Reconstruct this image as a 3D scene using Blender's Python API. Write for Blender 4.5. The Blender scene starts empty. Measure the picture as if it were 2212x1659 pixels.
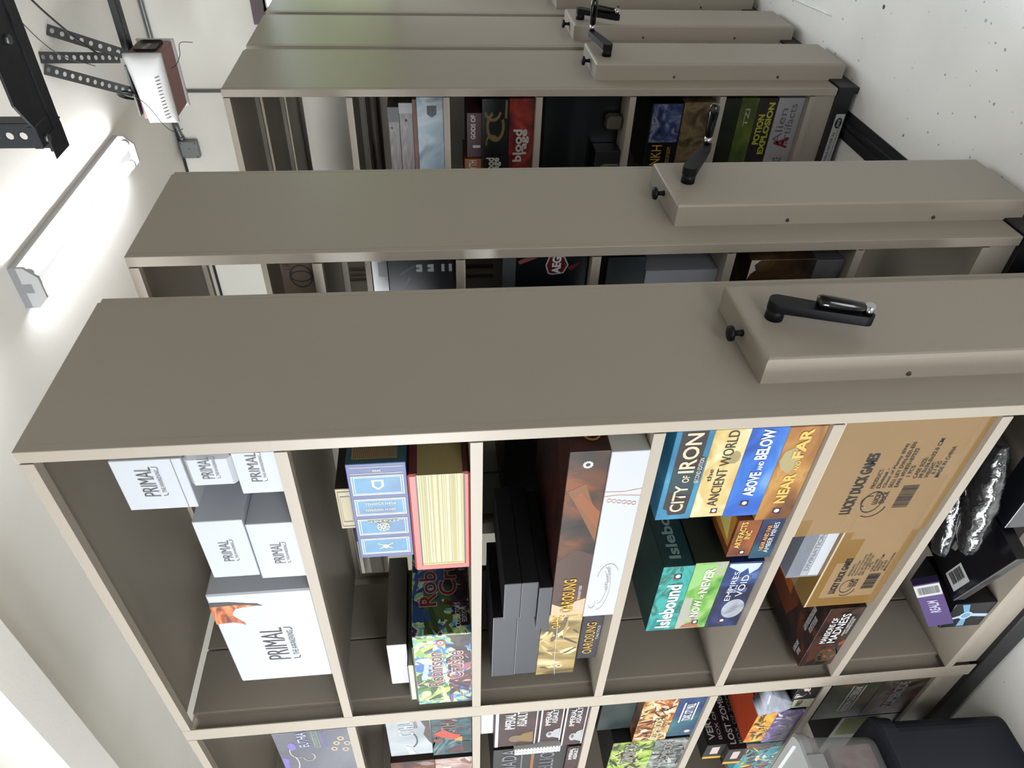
import bpy, bmesh, math, random
from mathutils import Vector, Matrix

sc = bpy.context.scene
COL = sc.collection
PI = math.pi

# ------------------------------------------------------------------ camera
cam_d = bpy.data.cameras.new('camera')
cam = bpy.data.objects.new('camera', cam_d)
COL.objects.link(cam)
cam_d.sensor_fit = 'HORIZONTAL'
cam_d.sensor_width = 36.0
cam_d.lens = 1560.4717 / 2212 * 36.0
cam_d.clip_start = 0.02
_right = Vector((0.656014636820703, -0.7536397883723953, -0.04088845385940092))
_down = Vector((-0.09965993056110244, -0.03279495655153836, -0.9944809646571114))
_fwd = Vector((0.7481394886767824, 0.656469009327016, -0.09662166048898502))
# the phone was held upright and the frame is stored turned a quarter: picture x runs down the room
M = Matrix.Identity(4)
for i, ax in enumerate((_down, _right, -_fwd)):
    for k in range(3):
        M[k][i] = ax[k]
M.translation = Vector((-0.957473, -0.953282, 1.695881))
cam.matrix_world = M
sc.camera = cam

# ------------------------------------------------------------------ world, light, exposure
w = bpy.data.worlds.new('overcast_sky')
sc.world = w
w.use_nodes = True
w.node_tree.nodes['Background'].inputs[0].default_value = (0.78, 0.88, 1.0, 1)
w.node_tree.nodes['Background'].inputs[1].default_value = 3.0
sc.view_settings.view_transform = 'Standard'
sc.view_settings.look = 'None'
sc.view_settings.gamma = 1.0
sc.view_settings.use_curve_mapping = False
sc.view_settings.exposure = 0.0


def area(name, loc, target, sx, sy, power, col):
    d = bpy.data.lights.new(name, 'AREA')
    d.shape = 'RECTANGLE'
    d.size, d.size_y, d.energy, d.color = sx, sy, power, col
    o = bpy.data.objects.new(name, d)
    COL.objects.link(o)
    o.location = loc
    o.rotation_euler = (Vector(target) - Vector(loc)).to_track_quat('-Z', 'Y').to_euler()
    return o


# fill light added at a made-up left opening, and daylight through the right window
area('daylight_through_high_window', (-3.22, 2.4, 2.0), (0, 1.0, 1.2), 2.8, 1.0, 106, (0.93, 0.97, 1.0)).data.spread = math.radians(100)
area('daylight_through_window', (3.62, -0.76, 2.23), (2.2, -0.95, 0), 1.8, 0.66, 17, (0.84, 0.93, 1.0)).data.spread = math.radians(95)

area('daylight_under_half_open_door', (-3.22, -2.0, 0.55), (0, -2.0, 0.9), 2.6, 1.0, 74, (0.93, 0.97, 1.0))  # low fill light added at a made-up opening in the left wall

sc.cycles.max_bounces = 8
sc.cycles.diffuse_bounces = 5
sc.cycles.glossy_bounces = 3
sc.cycles.transmission_bounces = 6
sc.cycles.transparent_max_bounces = 8
sc.cycles.use_denoising = True
sc.cycles.sample_clamp_indirect = 4.0
sc.cycles.caustics_reflective = False
sc.cycles.caustics_refractive = False

# ------------------------------------------------------------------ materials
_mats = {}
TONE = 0.48   # how much darker every colour is taken than its plain swatch


def lin(h):
    h = h.lstrip('#')
    o = []
    for i in (0, 2, 4):
        c = int(h[i:i + 2], 16) / 255
        o.append(c / 12.92 if c <= 0.04045 else ((c + 0.055) / 1.055) ** 2.4)
    return (o[0] * TONE, o[1] * TONE, o[2] * TONE, 1)


def nt_new(name):
    m = bpy.data.materials.new(name)
    m.use_nodes = True
    nt = m.node_tree
    return m, nt, nt.nodes['Principled BSDF']


def plain(name, col, rough=0.5, metal=0.0, spec=0.5, bump=0.0, bscale=200, emis=0.0, coat=0.0, vary=0.0):
    if name in _mats:
        return _mats[name]
    m, nt, b = nt_new(name)
    b.inputs['Base Color'].default_value = lin(col)
    b.inputs['Roughness'].default_value = rough
    b.inputs['Metallic'].default_value = metal
    b.inputs['Specular IOR Level'].default_value = spec
    b.inputs['Coat Weight'].default_value = coat
    if emis:
        b.inputs['Emission Color'].default_value = lin(col)
        b.inputs['Emission Strength'].default_value = emis
    if bump or vary:
        tc = nt.nodes.new('ShaderNodeTexCoord')
        nz = nt.nodes.new('ShaderNodeTexNoise')
        nz.inputs['Scale'].default_value = bscale
        nz.inputs['Detail'].default_value = 3
        nt.links.new(tc.outputs['Object'], nz.inputs['Vector'])
        if bump:
            bp = nt.nodes.new('ShaderNodeBump')
            bp.inputs['Strength'].default_value = bump
            bp.inputs['Distance'].default_value = 0.002
            nt.links.new(nz.outputs['Fac'], bp.inputs['Height'])
            nt.links.new(bp.outputs['Normal'], b.inputs['Normal'])
        if vary:
            nz2 = nt.nodes.new('ShaderNodeTexNoise')
            nz2.inputs['Scale'].default_value = 3.0
            nz2.inputs['Detail'].default_value = 4
            nt.links.new(tc.outputs['Object'], nz2.inputs['Vector'])
            mx = nt.nodes.new('ShaderNodeMixRGB')
            mx.blend_type = 'MULTIPLY'
            mx.inputs[1].default_value = lin(col)
            rp = nt.nodes.new('ShaderNodeValToRGB')
            rp.color_ramp.elements[0].color = (1 - vary, 1 - vary, 1 - vary, 1)
            rp.color_ramp.elements[1].color = (1, 1, 1, 1)
            rp.color_ramp.elements[0].position = 0.3
            rp.color_ramp.elements[1].position = 0.6
            nt.links.new(nz2.outputs['Fac'], rp.inputs[0])
            mx.inputs[0].default_value = 1
            nt.links.new(rp.outputs[0], mx.inputs[2])
            nt.links.new(mx.outputs[0], b.inputs['Base Color'])
    _mats[name] = m
    return m


def art(name, cols, scale=14, dist=1.2, stretch=(1, 1, 1), rough=0.35, detail=5, lo=0.3, hi=0.7):
    """painterly print: warped noise through a colour ramp"""
    if name in _mats:
        return _mats[name]
    m, nt, b = nt_new(name)
    b.inputs['Roughness'].default_value = rough
    tc = nt.nodes.new('ShaderNodeTexCoord')
    mp = nt.nodes.new('ShaderNodeMapping')
    mp.inputs['Scale'].default_value = stretch
    rs = random.Random(name)
    mp.inputs['Location'].default_value = (rs.uniform(0, 9), rs.uniform(0, 9), rs.uniform(0, 9))
    nz = nt.nodes.new('ShaderNodeTexNoise')
    nz.inputs['Scale'].default_value = scale
    nz.inputs['Detail'].default_value = detail
    nz.inputs['Distortion'].default_value = dist
    rp = nt.nodes.new('ShaderNodeValToRGB')
    el = rp.color_ramp.elements
    n = len(cols)
    while len(el) < n:
        el.new(0.5)
    for i, c in enumerate(cols):
        el[i].position = lo + (hi - lo) * i / max(1, n - 1)
        el[i].color = lin(c)
    nt.links.new(tc.outputs['Object'], mp.inputs['Vector'])
    nt.links.new(mp.outputs['Vector'], nz.inputs['Vector'])
    nt.links.new(nz.outputs['Fac'], rp.inputs[0])
    nt.links.new(rp.outputs[0], b.inputs['Base Color'])
    _mats[name] = m
    return m


def clearish(name, col, transp=0.6, rough=0.1):
    if name in _mats:
        return _mats[name]
    m, nt, b = nt_new(name)
    b.inputs['Base Color'].default_value = lin(col)
    b.inputs['Roughness'].default_value = rough
    tr = nt.nodes.new('ShaderNodeBsdfTransparent')
    mx = nt.nodes.new('ShaderNodeMixShader')
    mx.inputs[0].default_value = 1 - transp
    out = nt.nodes['Material Output']
    nt.links.new(tr.outputs[0], mx.inputs[1])
    nt.links.new(b.outputs[0], mx.inputs[2])
    nt.links.new(mx.outputs[0], out.inputs['Surface'])
    _mats[name] = m
    return m


BEIGE = plain('beige_enamel', 'c5b9a9', 0.38, spec=0.3, bump=0.04, bscale=420)
BLACK = plain('black_steel', '191a1f', 0.45, bump=0.15, bscale=60)
RUBBER = plain('black_plastic', '101116', 0.5, spec=0.2)
CHROME = plain('chrome', 'e8e8ea', 0.12, metal=1.0)
WHITE = plain('white_card', 'd6d9e0', 0.55)
INK = plain('black_ink', '17171a', 0.5)
WINK = plain('white_ink', 'f4f4f2', 0.5)
GOLD = plain('gold_ink', 'd9b04a', 0.35)
CREAM = plain('cream_paper', 'ece6cf', 0.7)

# ------------------------------------------------------------------ mesh helpers


def finish(name, bm, mats, parent=None, smooth=False):
    bmesh.ops.recalc_face_normals(bm, faces=bm.faces)
    me = bpy.data.meshes.new(name)
    bm.to_mesh(me)
    bm.free()
    for m in (mats if isinstance(mats, (list, tuple)) else [mats]):
        me.materials.append(m)
    if smooth:
        for p in me.polygons:
            p.use_smooth = True
    o = bpy.data.objects.new(name, me)
    COL.objects.link(o)
    if parent:
        o.parent = parent
    return o


def bx(bm, x0, x1, y0, y1, z0, z1, mi=0):
    v = [bm.verts.new(p) for p in ((x0, y0, z0), (x1, y0, z0), (x1, y1, z0), (x0, y1, z0), (x0, y0, z1), (x1, y0, z1), (x1, y1, z1), (x0, y1, z1))]
    fs = []
    for q in ((3, 2, 1, 0), (4, 5, 6, 7), (0, 1, 5, 4), (1, 2, 6, 5), (2, 3, 7, 6), (3, 0, 4, 7)):
        f = bm.faces.new([v[i] for i in q])
        f.material_index = mi
        fs.append(f)
    return v, fs


def bevel(bm, wd, seg=1):
    bmesh.ops.bevel(bm, geom=list(bm.edges), offset=wd, segments=seg, affect='EDGES', profile=0.5)


def box(name, x0, x1, y0, y1, z0, z1, m, parent=None, bv=0.0, seg=1):
    bm = bmesh.new()
    bx(bm, x0, x1, y0, y1, z0, z1)
    if bv:
        bevel(bm, bv, seg)
    return finish(name, bm, m, parent, smooth=False)


def frame_from(axis):
    a = Vector(axis).normalized()
    t = Vector((0, 0, 1)) if abs(a.z) < 0.9 else Vector((1, 0, 0))
    u = a.cross(t).normalized()
    return u, a.cross(u).normalized()


def tube(bm, pts, r, seg=10, cap=True, mi=0):
    """tube through points; r a number or one radius per point"""
    pts = [Vector(p) for p in pts]
    rs = r if isinstance(r, (list, tuple)) else [r] * len(pts)
    u, v = frame_from(pts[1] - pts[0])
    rings = []
    for i, p in enumerate(pts):
        t = (pts[min(i + 1, len(pts) - 1)] - pts[max(i - 1, 0)])
        if t.length < 1e-9:
            t = Vector((0, 0, 1))
        t.normalize()
        u = (u - t * u.dot(t))
        u = u.normalized() if u.length > 1e-6 else frame_from(t)[0]
        v = t.cross(u)
        rings.append([bm.verts.new(p + (u * math.cos(2 * PI * k / seg) + v * math.sin(2 * PI * k / seg)) * rs[i]) for k in range(seg)])
    for a, b in zip(rings, rings[1:]):
        for k in range(seg):
            f = bm.faces.new((a[k], a[(k + 1) % seg], b[(k + 1) % seg], b[k]))
            f.material_index = mi
            f.smooth = True
    if cap:
        for rg in (rings[0][::-1], rings[-1]):
            f = bm.faces.new(rg)
            f.material_index = mi
    return rings


def cyl(name, p0, p1, r, m, parent=None, seg=16, r1=None):
    bm = bmesh.new()
    tube(bm, [p0, p1], [r, r if r1 is None else r1], seg)
    return finish(name, bm, m, parent)


def sweep(bm, prof, y0, y1, mi=0):
    """extrude an (x, z) profile along y"""
    a = [bm.verts.new((x, y0, z)) for x, z in prof]
    b = [bm.verts.new((x, y1, z)) for x, z in prof]
    n = len(prof)
    for i in range(n):
        bm.faces.new((a[i], a[(i + 1) % n], b[(i + 1) % n], b[i])).material_index = mi
    bm.faces.new(a[::-1])
    bm.faces.new(b)


def curve_pts(pts, n=24):
    """smooth (Catmull-Rom) path"""
    P = [Vector(p) for p in pts]
    P = [2 * P[0] - P[1]] + P + [2 * P[-1] - P[-2]]
    out = []
    for i in range(1, len(P) - 2):
        for k in range(n):
            t = k / n
            a, b, c, d = P[i - 1:i + 3]
            out.append(0.5 * ((2 * b) + (c - a) * t + (2 * a - 5 * b + 4 * c - d) * t * t + (3 * b - a - 3 * c + d) * t ** 3))
    out.append(P[-2])
    return out


def empty(name, loc):
    o = bpy.data.objects.new(name, None)
    o.empty_display_size = 0.05
    COL.objects.link(o)
    o.location = loc
    return o


def tag(o, label, cat, group=None):
    o['label'] = label
    o['category'] = cat
    if group:
        o['group'] = group
    return o


def struct(o):
    o['kind'] = 'structure'
    return o


# ------------------------------------------------------------------ boxes with printed faces
def game_box(name, label, cat, group, x, y0, y1, z0, z1, depth, front, side=None, top=None, yaw=0.0, bv=0.0012, rot=None):
    """a carton whose front looks along -x; its own origin sits under the middle of the front"""
    wd, h = y1 - y0, z1 - z0
    bm = bmesh.new()
    bx(bm, 0, depth, -wd / 2, wd / 2, 0, h)
    if bv:
        bevel(bm, bv)
    bm.normal_update()
    for f in bm.faces:
        n = f.normal
        if n.x < -0.6:
            f.material_index = 0
        elif n.y < -0.6 or n.y > 0.6:
            f.material_index = 1
        elif abs(n.z) > 0.6:
            f.material_index = 2
        elif n.x > 0.6:
            f.material_index = 1
        else:
            f.material_index = 0 if n.x < -0.3 else 1
    side = side or front
    o = finish(name, bm, [front, side, top or side])
    o.location = (x, (y0 + y1) / 2, z0)
    o.rotation_euler = rot if rot else (0, 0, math.radians(yaw))
    tag(o, label, cat, group)
    o['_d'] = (depth, wd, h)
    return o


def face_frame(o, face):
    d, wd, h = o['_d']
    if face == 'front':
        return Vector((0, wd / 2, 0)), Vector((0, -1, 0)), Vector((0, 0, 1)), Vector((-1, 0, 0)), wd, h
    if face == 'side':
        return Vector((0, -wd / 2, 0)), Vector((1, 0, 0)), Vector((0, 0, 1)), Vector((0, -1, 0)), d, h
    return Vector((0, wd / 2, h)), Vector((0, -1, 0)), Vector((1, 0, 0)), Vector((0, 0, 1)), wd, d


LIFT = 0.0005


def font_mesh(s, bold=0.0, shear=0.0):
    cu = bpy.data.curves.new('lettering', 'FONT')
    cu.body = s
    cu.resolution_u = 3
    cu.offset = bold
    cu.shear = shear
    cu.space_line = 0.9
    cu.align_x = 'CENTER'
    ob = bpy.data.objects.new('lettering', cu)
    COL.objects.link(ob)
    dg = bpy.context.evaluated_depsgraph_get()
    me = bpy.data.meshes.new_from_object(ob.evaluated_get(dg))
    bpy.data.objects.remove(ob)
    bpy.data.curves.remove(cu)
    return me


def txt(o, s, face, rect, m, rot=0, bold=0.0, shear=0.0, name='title_lettering', outline=None, lift=0.0013, frame=None):
    """lettering stretched to fill the rect (fractions of the face)"""
    org, r, u, n, W, H = frame or face_frame(o, face)
    todo = [(m, bold, lift + (0.0002 if outline else 0))]
    if outline:
        todo.insert(0, (outline[0], bold + outline[1], lift))
    box0 = None
    res = None
    for k, (mt, bd, lf) in enumerate(todo):
        me = font_mesh(s, bd, shear)
        if not me.vertices:
            return None
        xs = [v.co.x for v in me.vertices]
        ys = [v.co.y for v in me.vertices]
        if box0 is None:
            box0 = (min(xs), max(xs), min(ys), max(ys))
        ax, bxx, ay, by = box0
        cx, cy = (rect[0] + rect[2]) / 2 * W, (rect[1] + rect[3]) / 2 * H
        rw, rh = abs(rect[2] - rect[0]) * W, abs(rect[3] - rect[1]) * H
        if rot in (90, -90, 270):
            rw, rh = rh, rw
        a = math.radians(rot)
        ca, sa = math.cos(a), math.sin(a)
        for v in me.vertices:
            px = ((v.co.x - ax) / max(1e-6, bxx - ax) - 0.5) * rw
            py = ((v.co.y - ay) / max(1e-6, by - ay) - 0.5) * rh
            qx, qy = px * ca - py * sa + cx, px * sa + py * ca + cy
            v.co = org + r * qx + u * qy + n * lf
        me.materials.append(mt)
        t = bpy.data.objects.new(name if k == len(todo) - 1 else name + '_outline', me)
        me.name = t.name
        COL.objects.link(t)
        t.parent = o
        res = t
    return res


def shapes(o, name, face, polys, mats, lift=LIFT, frame=None):
    """flat printed shapes: polys = [(material index, [(u, v), ...]), ...] in face fractions"""
    org, r, u, n, W, H = frame or face_frame(o, face)
    bm = bmesh.new()
    for k, (mi, pl) in enumerate(polys):
        lf = lift + k * (0.000008 if len(polys) > 20 else 0.00003)
        vs = [bm.verts.new(org + r * (a * W) + u * (b * H) + n * lf) for a, b in pl]
        try:
            f = bm.faces.new(vs)
            f.material_index = mi
        except ValueError:
            pass
    me = bpy.data.meshes.new(name)
    bm.to_mesh(me)
    bm.free()
    for m in (mats if isinstance(mats, (list, tuple)) else [mats]):
        me.materials.append(m)
    t = bpy.data.objects.new(name, me)
    COL.objects.link(t)
    t.parent = o
    return t


def rc(u0, v0, u1, v1):
    return [(u0, v0), (u1, v0), (u1, v1), (u0, v1)]


def disc(cu, cv, ru, rv, n=24):
    return [(cu + ru * math.cos(2 * PI * k / n), cv + rv * math.sin(2 * PI * k / n)) for k in range(n)]


def ring_polys(cu, cv, ru, rv, t, mi=0, n=24, a0=0.0, a1=360.0):
    out = []
    for k in range(n):
        a, b = math.radians(a0 + (a1 - a0) * k / n), math.radians(a0 + (a1 - a0) * (k + 1) / n)
        q = 1 - t
        out.append((mi, [(cu + ru * math.cos(a), cv + rv * math.sin(a)), (cu + ru * math.cos(b), cv + rv * math.sin(b)), (cu + ru * q * math.cos(b), cv + rv * q * math.sin(b)), (cu + ru * q * math.cos(a), cv + rv * q * math.sin(a))]))
    return out


def stroke_polys(pts, wu, wv=None, mi=0):
    """a pen line of width wu in face fractions"""
    wv = wv or wu
    out = []
    for (a, b), (c, d) in zip(pts, pts[1:]):
        dx, dy = c - a, d - b
        L = math.hypot(dx / wu, dy / wv) or 1
        nx, ny = -dy / wv / L * wu / 2, dx / wu / L * wv / 2
        out.append((mi, [(a + nx, b + ny), (c + nx, d + ny), (c - nx, d - ny), (a - nx, b - ny)]))
    return out


def blotches(o, face, n, cols, seed, rect=(0.01, 0.01, 0.99, 0.99), smin=0.03, smax=0.16, name='artwork'):
    """an illustrated print: many overlapping painted patches"""
    _, _, _, _, W, H = face_frame(o, face)
    rs = random.Random(seed)
    polys = []
    for k in range(n):
        cu, cv = rs.uniform(rect[0], rect[2]), rs.uniform(rect[1], rect[3])
        s = rs.uniform(smin, smax) * (1 - 0.6 * k / n)
        an, st = rs.uniform(0, PI), rs.uniform(1.2, 3.2)
        q = rs.randint(7, 13)
        pl = []
        for i in range(q):
            t = 2 * PI * i / q
            rr = s * rs.uniform(0.55, 1.2)
            a, b = rr * st * math.cos(t), rr / st * math.sin(t)
            du, dv = a * math.cos(an) - b * math.sin(an), a * math.sin(an) + b * math.cos(an)
            mean = math.sqrt(W * H)
            pl.append((min(rect[2], max(rect[0], cu + du * mean / W)), min(rect[3], max(rect[1], cv + dv * mean / H))))
        polys.append((rs.randrange(len(cols)), pl))
    mats = [plain('print_' + c, c, 0.4) for c in cols]
    return shapes(o, name, face, polys, mats, lift=0.0001)


def barcode(o, face, rect, vertical_bars=True, seed=1, m=None, frame=None, name='barcode'):
    rs = random.Random(seed)
    polys = []
    p = 0.0
    while p < 1:
        t = rs.choice((0.012, 0.02, 0.03))
        q = min(1, p + t)
        if vertical_bars:
            polys.append((0, rc(rect[0] + (rect[2] - rect[0]) * p, rect[1], rect[0] + (rect[2] - rect[0]) * q, rect[3])))
        else:
            polys.append((0, rc(rect[0], rect[1] + (rect[3] - rect[1]) * p, rect[2], rect[1] + (rect[3] - rect[1]) * q)))
        p = q + rs.choice((0.012, 0.018, 0.028))
    return shapes(o, name, face, polys, m or INK, lift=LIFT, frame=frame)


# ------------------------------------------------------------------ the room
XR, XL, YB, YF, ZC = 3.56, -3.2, 4.2, -3.6, 3.25


def wall_paint(name, col, vary, spots=0.0, scale=3.0):
    m, nt, b = nt_new(name)
    b.inputs['Roughness'].default_value = 0.6 if not spots else 0.3
    tc = nt.nodes.new('ShaderNodeTexCoord')
    n1 = nt.nodes.new('ShaderNodeTexNoise')
    n1.inputs['Scale'].default_value = scale
    n1.inputs['Detail'].default_value = 5
    nt.links.new(tc.outputs['Object'], n1.inputs['Vector'])
    rp = nt.nodes.new('ShaderNodeValToRGB')
    c = tuple(q / TONE for q in lin(col)[:3]) + (1,)
    rp.color_ramp.elements[0].position, rp.color_ramp.elements[1].position = 0.32, 0.62
    rp.color_ramp.elements[0].color = tuple(a * (1 - vary) for a in c[:3]) + (1,)
    rp.color_ramp.elements[1].color = c
    nt.links.new(n1.outputs['Fac'], rp.inputs[0])
    last = rp.outputs[0]
    if spots:
        for sc_, thr, dark, wob in ((6.0, 0.07, 0.08, 0.7), (16.0, 0.13, 0.25, 0.8), (38.0, 0.22, 0.45, 0.8)):
            vo = nt.nodes.new('ShaderNodeTexVoronoi')
            vo.inputs['Scale'].default_value = sc_
            wv = nt.nodes.new('ShaderNodeTexNoise')
            wv.inputs['Scale'].default_value = 40
            mixv = nt.nodes.new('ShaderNodeMixRGB')
            mixv.inputs[0].default_value = 0.02 * wob
            nt.links.new(tc.outputs['Object'], mixv.inputs[1])
            nt.links.new(tc.outputs['Object'], wv.inputs['Vector'])
            nt.links.new(wv.outputs['Color'], mixv.inputs[2])
            nt.links.new(mixv.outputs[0], vo.inputs['Vector'])
            lt = nt.nodes.new('ShaderNodeMath')
            lt.operation = 'LESS_THAN'
            # only some cells carry a fleck, each of its own size
            sep = nt.nodes.new('ShaderNodeSeparateColor')
            nt.links.new(vo.outputs['Color'], sep.inputs[0])
            mu = nt.nodes.new('ShaderNodeMath')
            mu.operation = 'MULTIPLY'
            pw = nt.nodes.new('ShaderNodeMath')
            pw.operation = 'POWER'
            nt.links.new(sep.outputs[0], pw.inputs[0])
            pw.inputs[1].default_value = 4.0
            nt.links.new(pw.outputs[0], mu.inputs[0])
            mu.inputs[1].default_value = thr
            nt.links.new(vo.outputs['Distance'], lt.inputs[0])
            nt.links.new(mu.outputs[0], lt.inputs[1])
            mx = nt.nodes.new('ShaderNodeMixRGB')
            mx.blend_type = 'MIX'
            nt.links.new(lt.outputs[0], mx.inputs[0])
            nt.links.new(last, mx.inputs[1])
            mx.inputs[2].default_value = tuple(a * dark for a in c[:3]) + (1,)
            last = mx.outputs[0]
    nt.links.new(last, b.inputs['Base Color'])
    bp = nt.nodes.new('ShaderNodeBump')
    bp.inputs['Strength'].default_value = 0.12
    bp.inputs['Distance'].default_value = 0.003
    n3 = nt.nodes.new('ShaderNodeTexNoise')
    n3.inputs['Scale'].default_value = 90
    nt.links.new(tc.outputs['Object'], n3.inputs['Vector'])
    nt.links.new(n3.outputs['Fac'], bp.inputs['Height'])
    nt.links.new(bp.outputs['Normal'], b.inputs['Normal'])
    return m


PLASTER = wall_paint('white_plaster', 'e4e2da', 0.05)
CEIL = wall_paint('ceiling_paint', 'f5f2ec', 0.05, scale=1.5)
FLOOR = wall_paint('painted_concrete', 'eeebe6', 0.13, spots=1.0, scale=1.3)

struct(box('floor', XL, XR, YF, YB, -0.1, 0, FLOOR))
struct(box('ceiling', XL - 0.1, XR + 0.1, YF - 0.1, YB + 0.1, ZC, ZC + 0.1, CEIL))
struct(box('wall_back', XL - 0.1, XR + 0.1, YB, YB + 0.1, -0.1, ZC, PLASTER))
struct(box('wall_front', XL - 0.1, XR + 0.1, YF - 0.1, YF, -0.1, ZC, plain('grey_timber', 'a8a299', 0.7)))


def wall_with_hole(name, x0, x1, hy0, hy1, hz0, hz1):
    bm = bmesh.new()
    bx(bm, x0, x1, YF, hy0, -0.1, ZC)
    bx(bm, x0, x1, hy1, YB, -0.1, ZC)
    bx(bm, x0, x1, hy0, hy1, hz1, ZC)
    if hz0 > 0:
        bx(bm, x0, x1, hy0, hy1, -0.1, hz0)
    if name == 'wall_left':
        bm.free()
        bm = bmesh.new()
        bx(bm, x0, x1, YF, -3.3, -0.1, ZC)
        bx(bm, x0, x1, -3.3, -0.7, 1.05, ZC)
        bx(bm, x0, x1, -3.3, -0.7, -0.1, 0.0)
        bx(bm, x0, x1, -0.7, hy0, -0.1, ZC)
        bx(bm, x0, x1, hy1, YB, -0.1, ZC)
        bx(bm, x0, x1, hy0, hy1, hz1, ZC)
        bx(bm, x0, x1, hy0, hy1, -0.1, hz0)
    return struct(finish(name, bm, PLASTER))


wall_with_hole('wall_right', XR, XR + 0.1, -1.7, 0.17, 1.9, 2.595)
wall_with_hole('wall_left', XL - 0.1, XL, 0.9, 3.9, 1.45, 2.55)  # both openings in this unseen wall are added for the fill lights
# window frame of brownish paint round the opening in the right wall
FRAME = plain('mauve_brown_paint', '806c70', 0.5)
bm = bmesh.new()
bx(bm, XR - 0.02, XR + 0.06, -1.77, 0.235, 2.595, 2.66)
bx(bm, XR - 0.02, XR + 0.06, -1.77, 0.235, 1.85, 1.9)
bx(bm, XR - 0.02, XR + 0.06, -1.77, -1.7, 1.9, 2.595)
bx(bm, XR - 0.02, XR + 0.06, 0.17, 0.235, 1.9, 2.595)
bx(bm, XR + 0.02, XR + 0.05, -0.8, -0.76, 1.9, 2.595)
struct(finish('window_1', bm, FRAME))
# boxed-in beam under the ceiling, running away from the door side
struct(box('trim_1', 0.287, 0.453, YF, YB, 3.14, ZC, CEIL, bv=0.003))
bm = bmesh.new()
for k in range(14):
    y = -1.2 + k * 0.3
    bx(bm, 0.4535, 0.4575, y, y + 0.3, 3.2465 - 0.001 * (k % 2), ZC)
struct(finish('trim_2', bm, plain('filler_white', 'f0eee6', 0.7)))
# dark joint between wall and ceiling
struct(box('trim_3', XR - 0.012, XR, YF, YB, ZC - 0.014, ZC, plain('joint_dark', '26282a', 0.7)))
# a low ridge of filler across the painted floor
bm = bmesh.new()
tube(bm, [(x, -0.16 - 0.02 * math.sin(x * 4), 0.0005) for x in [2.2 + 0.1 * k for k in range(14)]], 0.006, 6)
struct(finish('trim_4', bm, FLOOR))
# greenery outside the window
GREEN = art('garden_leaves', ['8fc84c', 'd8ff7a', 'ffffc0', 'a8e86a'], 3.0, 1.0, rough=0.8)  # leaf colours brightened to stand for daylight on the hedge
bm = bmesh.new()
bmesh.ops.create_icosphere(bm, subdivisions=4, radius=1.0)
rs = random.Random(3)
for v in bm.verts:
    v.co *= 1 + 0.12 * math.sin(9 * v.co.x + 3) * math.sin(8 * v.co.y) + rs.uniform(-.05, .05)
    v.co.x *= 1.1
    v.co.y *= 2.6
    v.co.z = v.co.z * 1.5 + 1.3
o = finish('garden_hedge', bm, GREEN)
o.location = (5.6, -1.2, 0)
tag(o, 'green hedge outside the window, seen mirrored in the farthest end panel', 'hedge')
struct(box('floor_2', XR + 0.1, 9, -6, 4, -0.3, -0.1, plain('outdoor_paving', '8c8a80', 0.9)))

# ------------------------------------------------------------------ mobile shelving carriages
W, H, YBAY, YEND = 0.480, 2.454, 1.117, 2.30
LV = [2.4402, 1.9975, 1.6348, 1.2779, 0.9111, 0.5491, 0.1809]
S = {i: LV[i] + 0.0122 for i in range(7)}
GAPM = plain('dark_gap', '0c0c0d', 0.9)


def shelf_profile(h=0.012):
    t = 0.0025
    return [(0, h), (W, h), (W, -h), (W - 0.022, -h), (W - 0.022, -h + t), (W - t, -h + t), (W - t, h - t), (t, h - t), (t, -h + t), (0.022, -h + t), (0.022, -h), (0, -h)]


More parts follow.
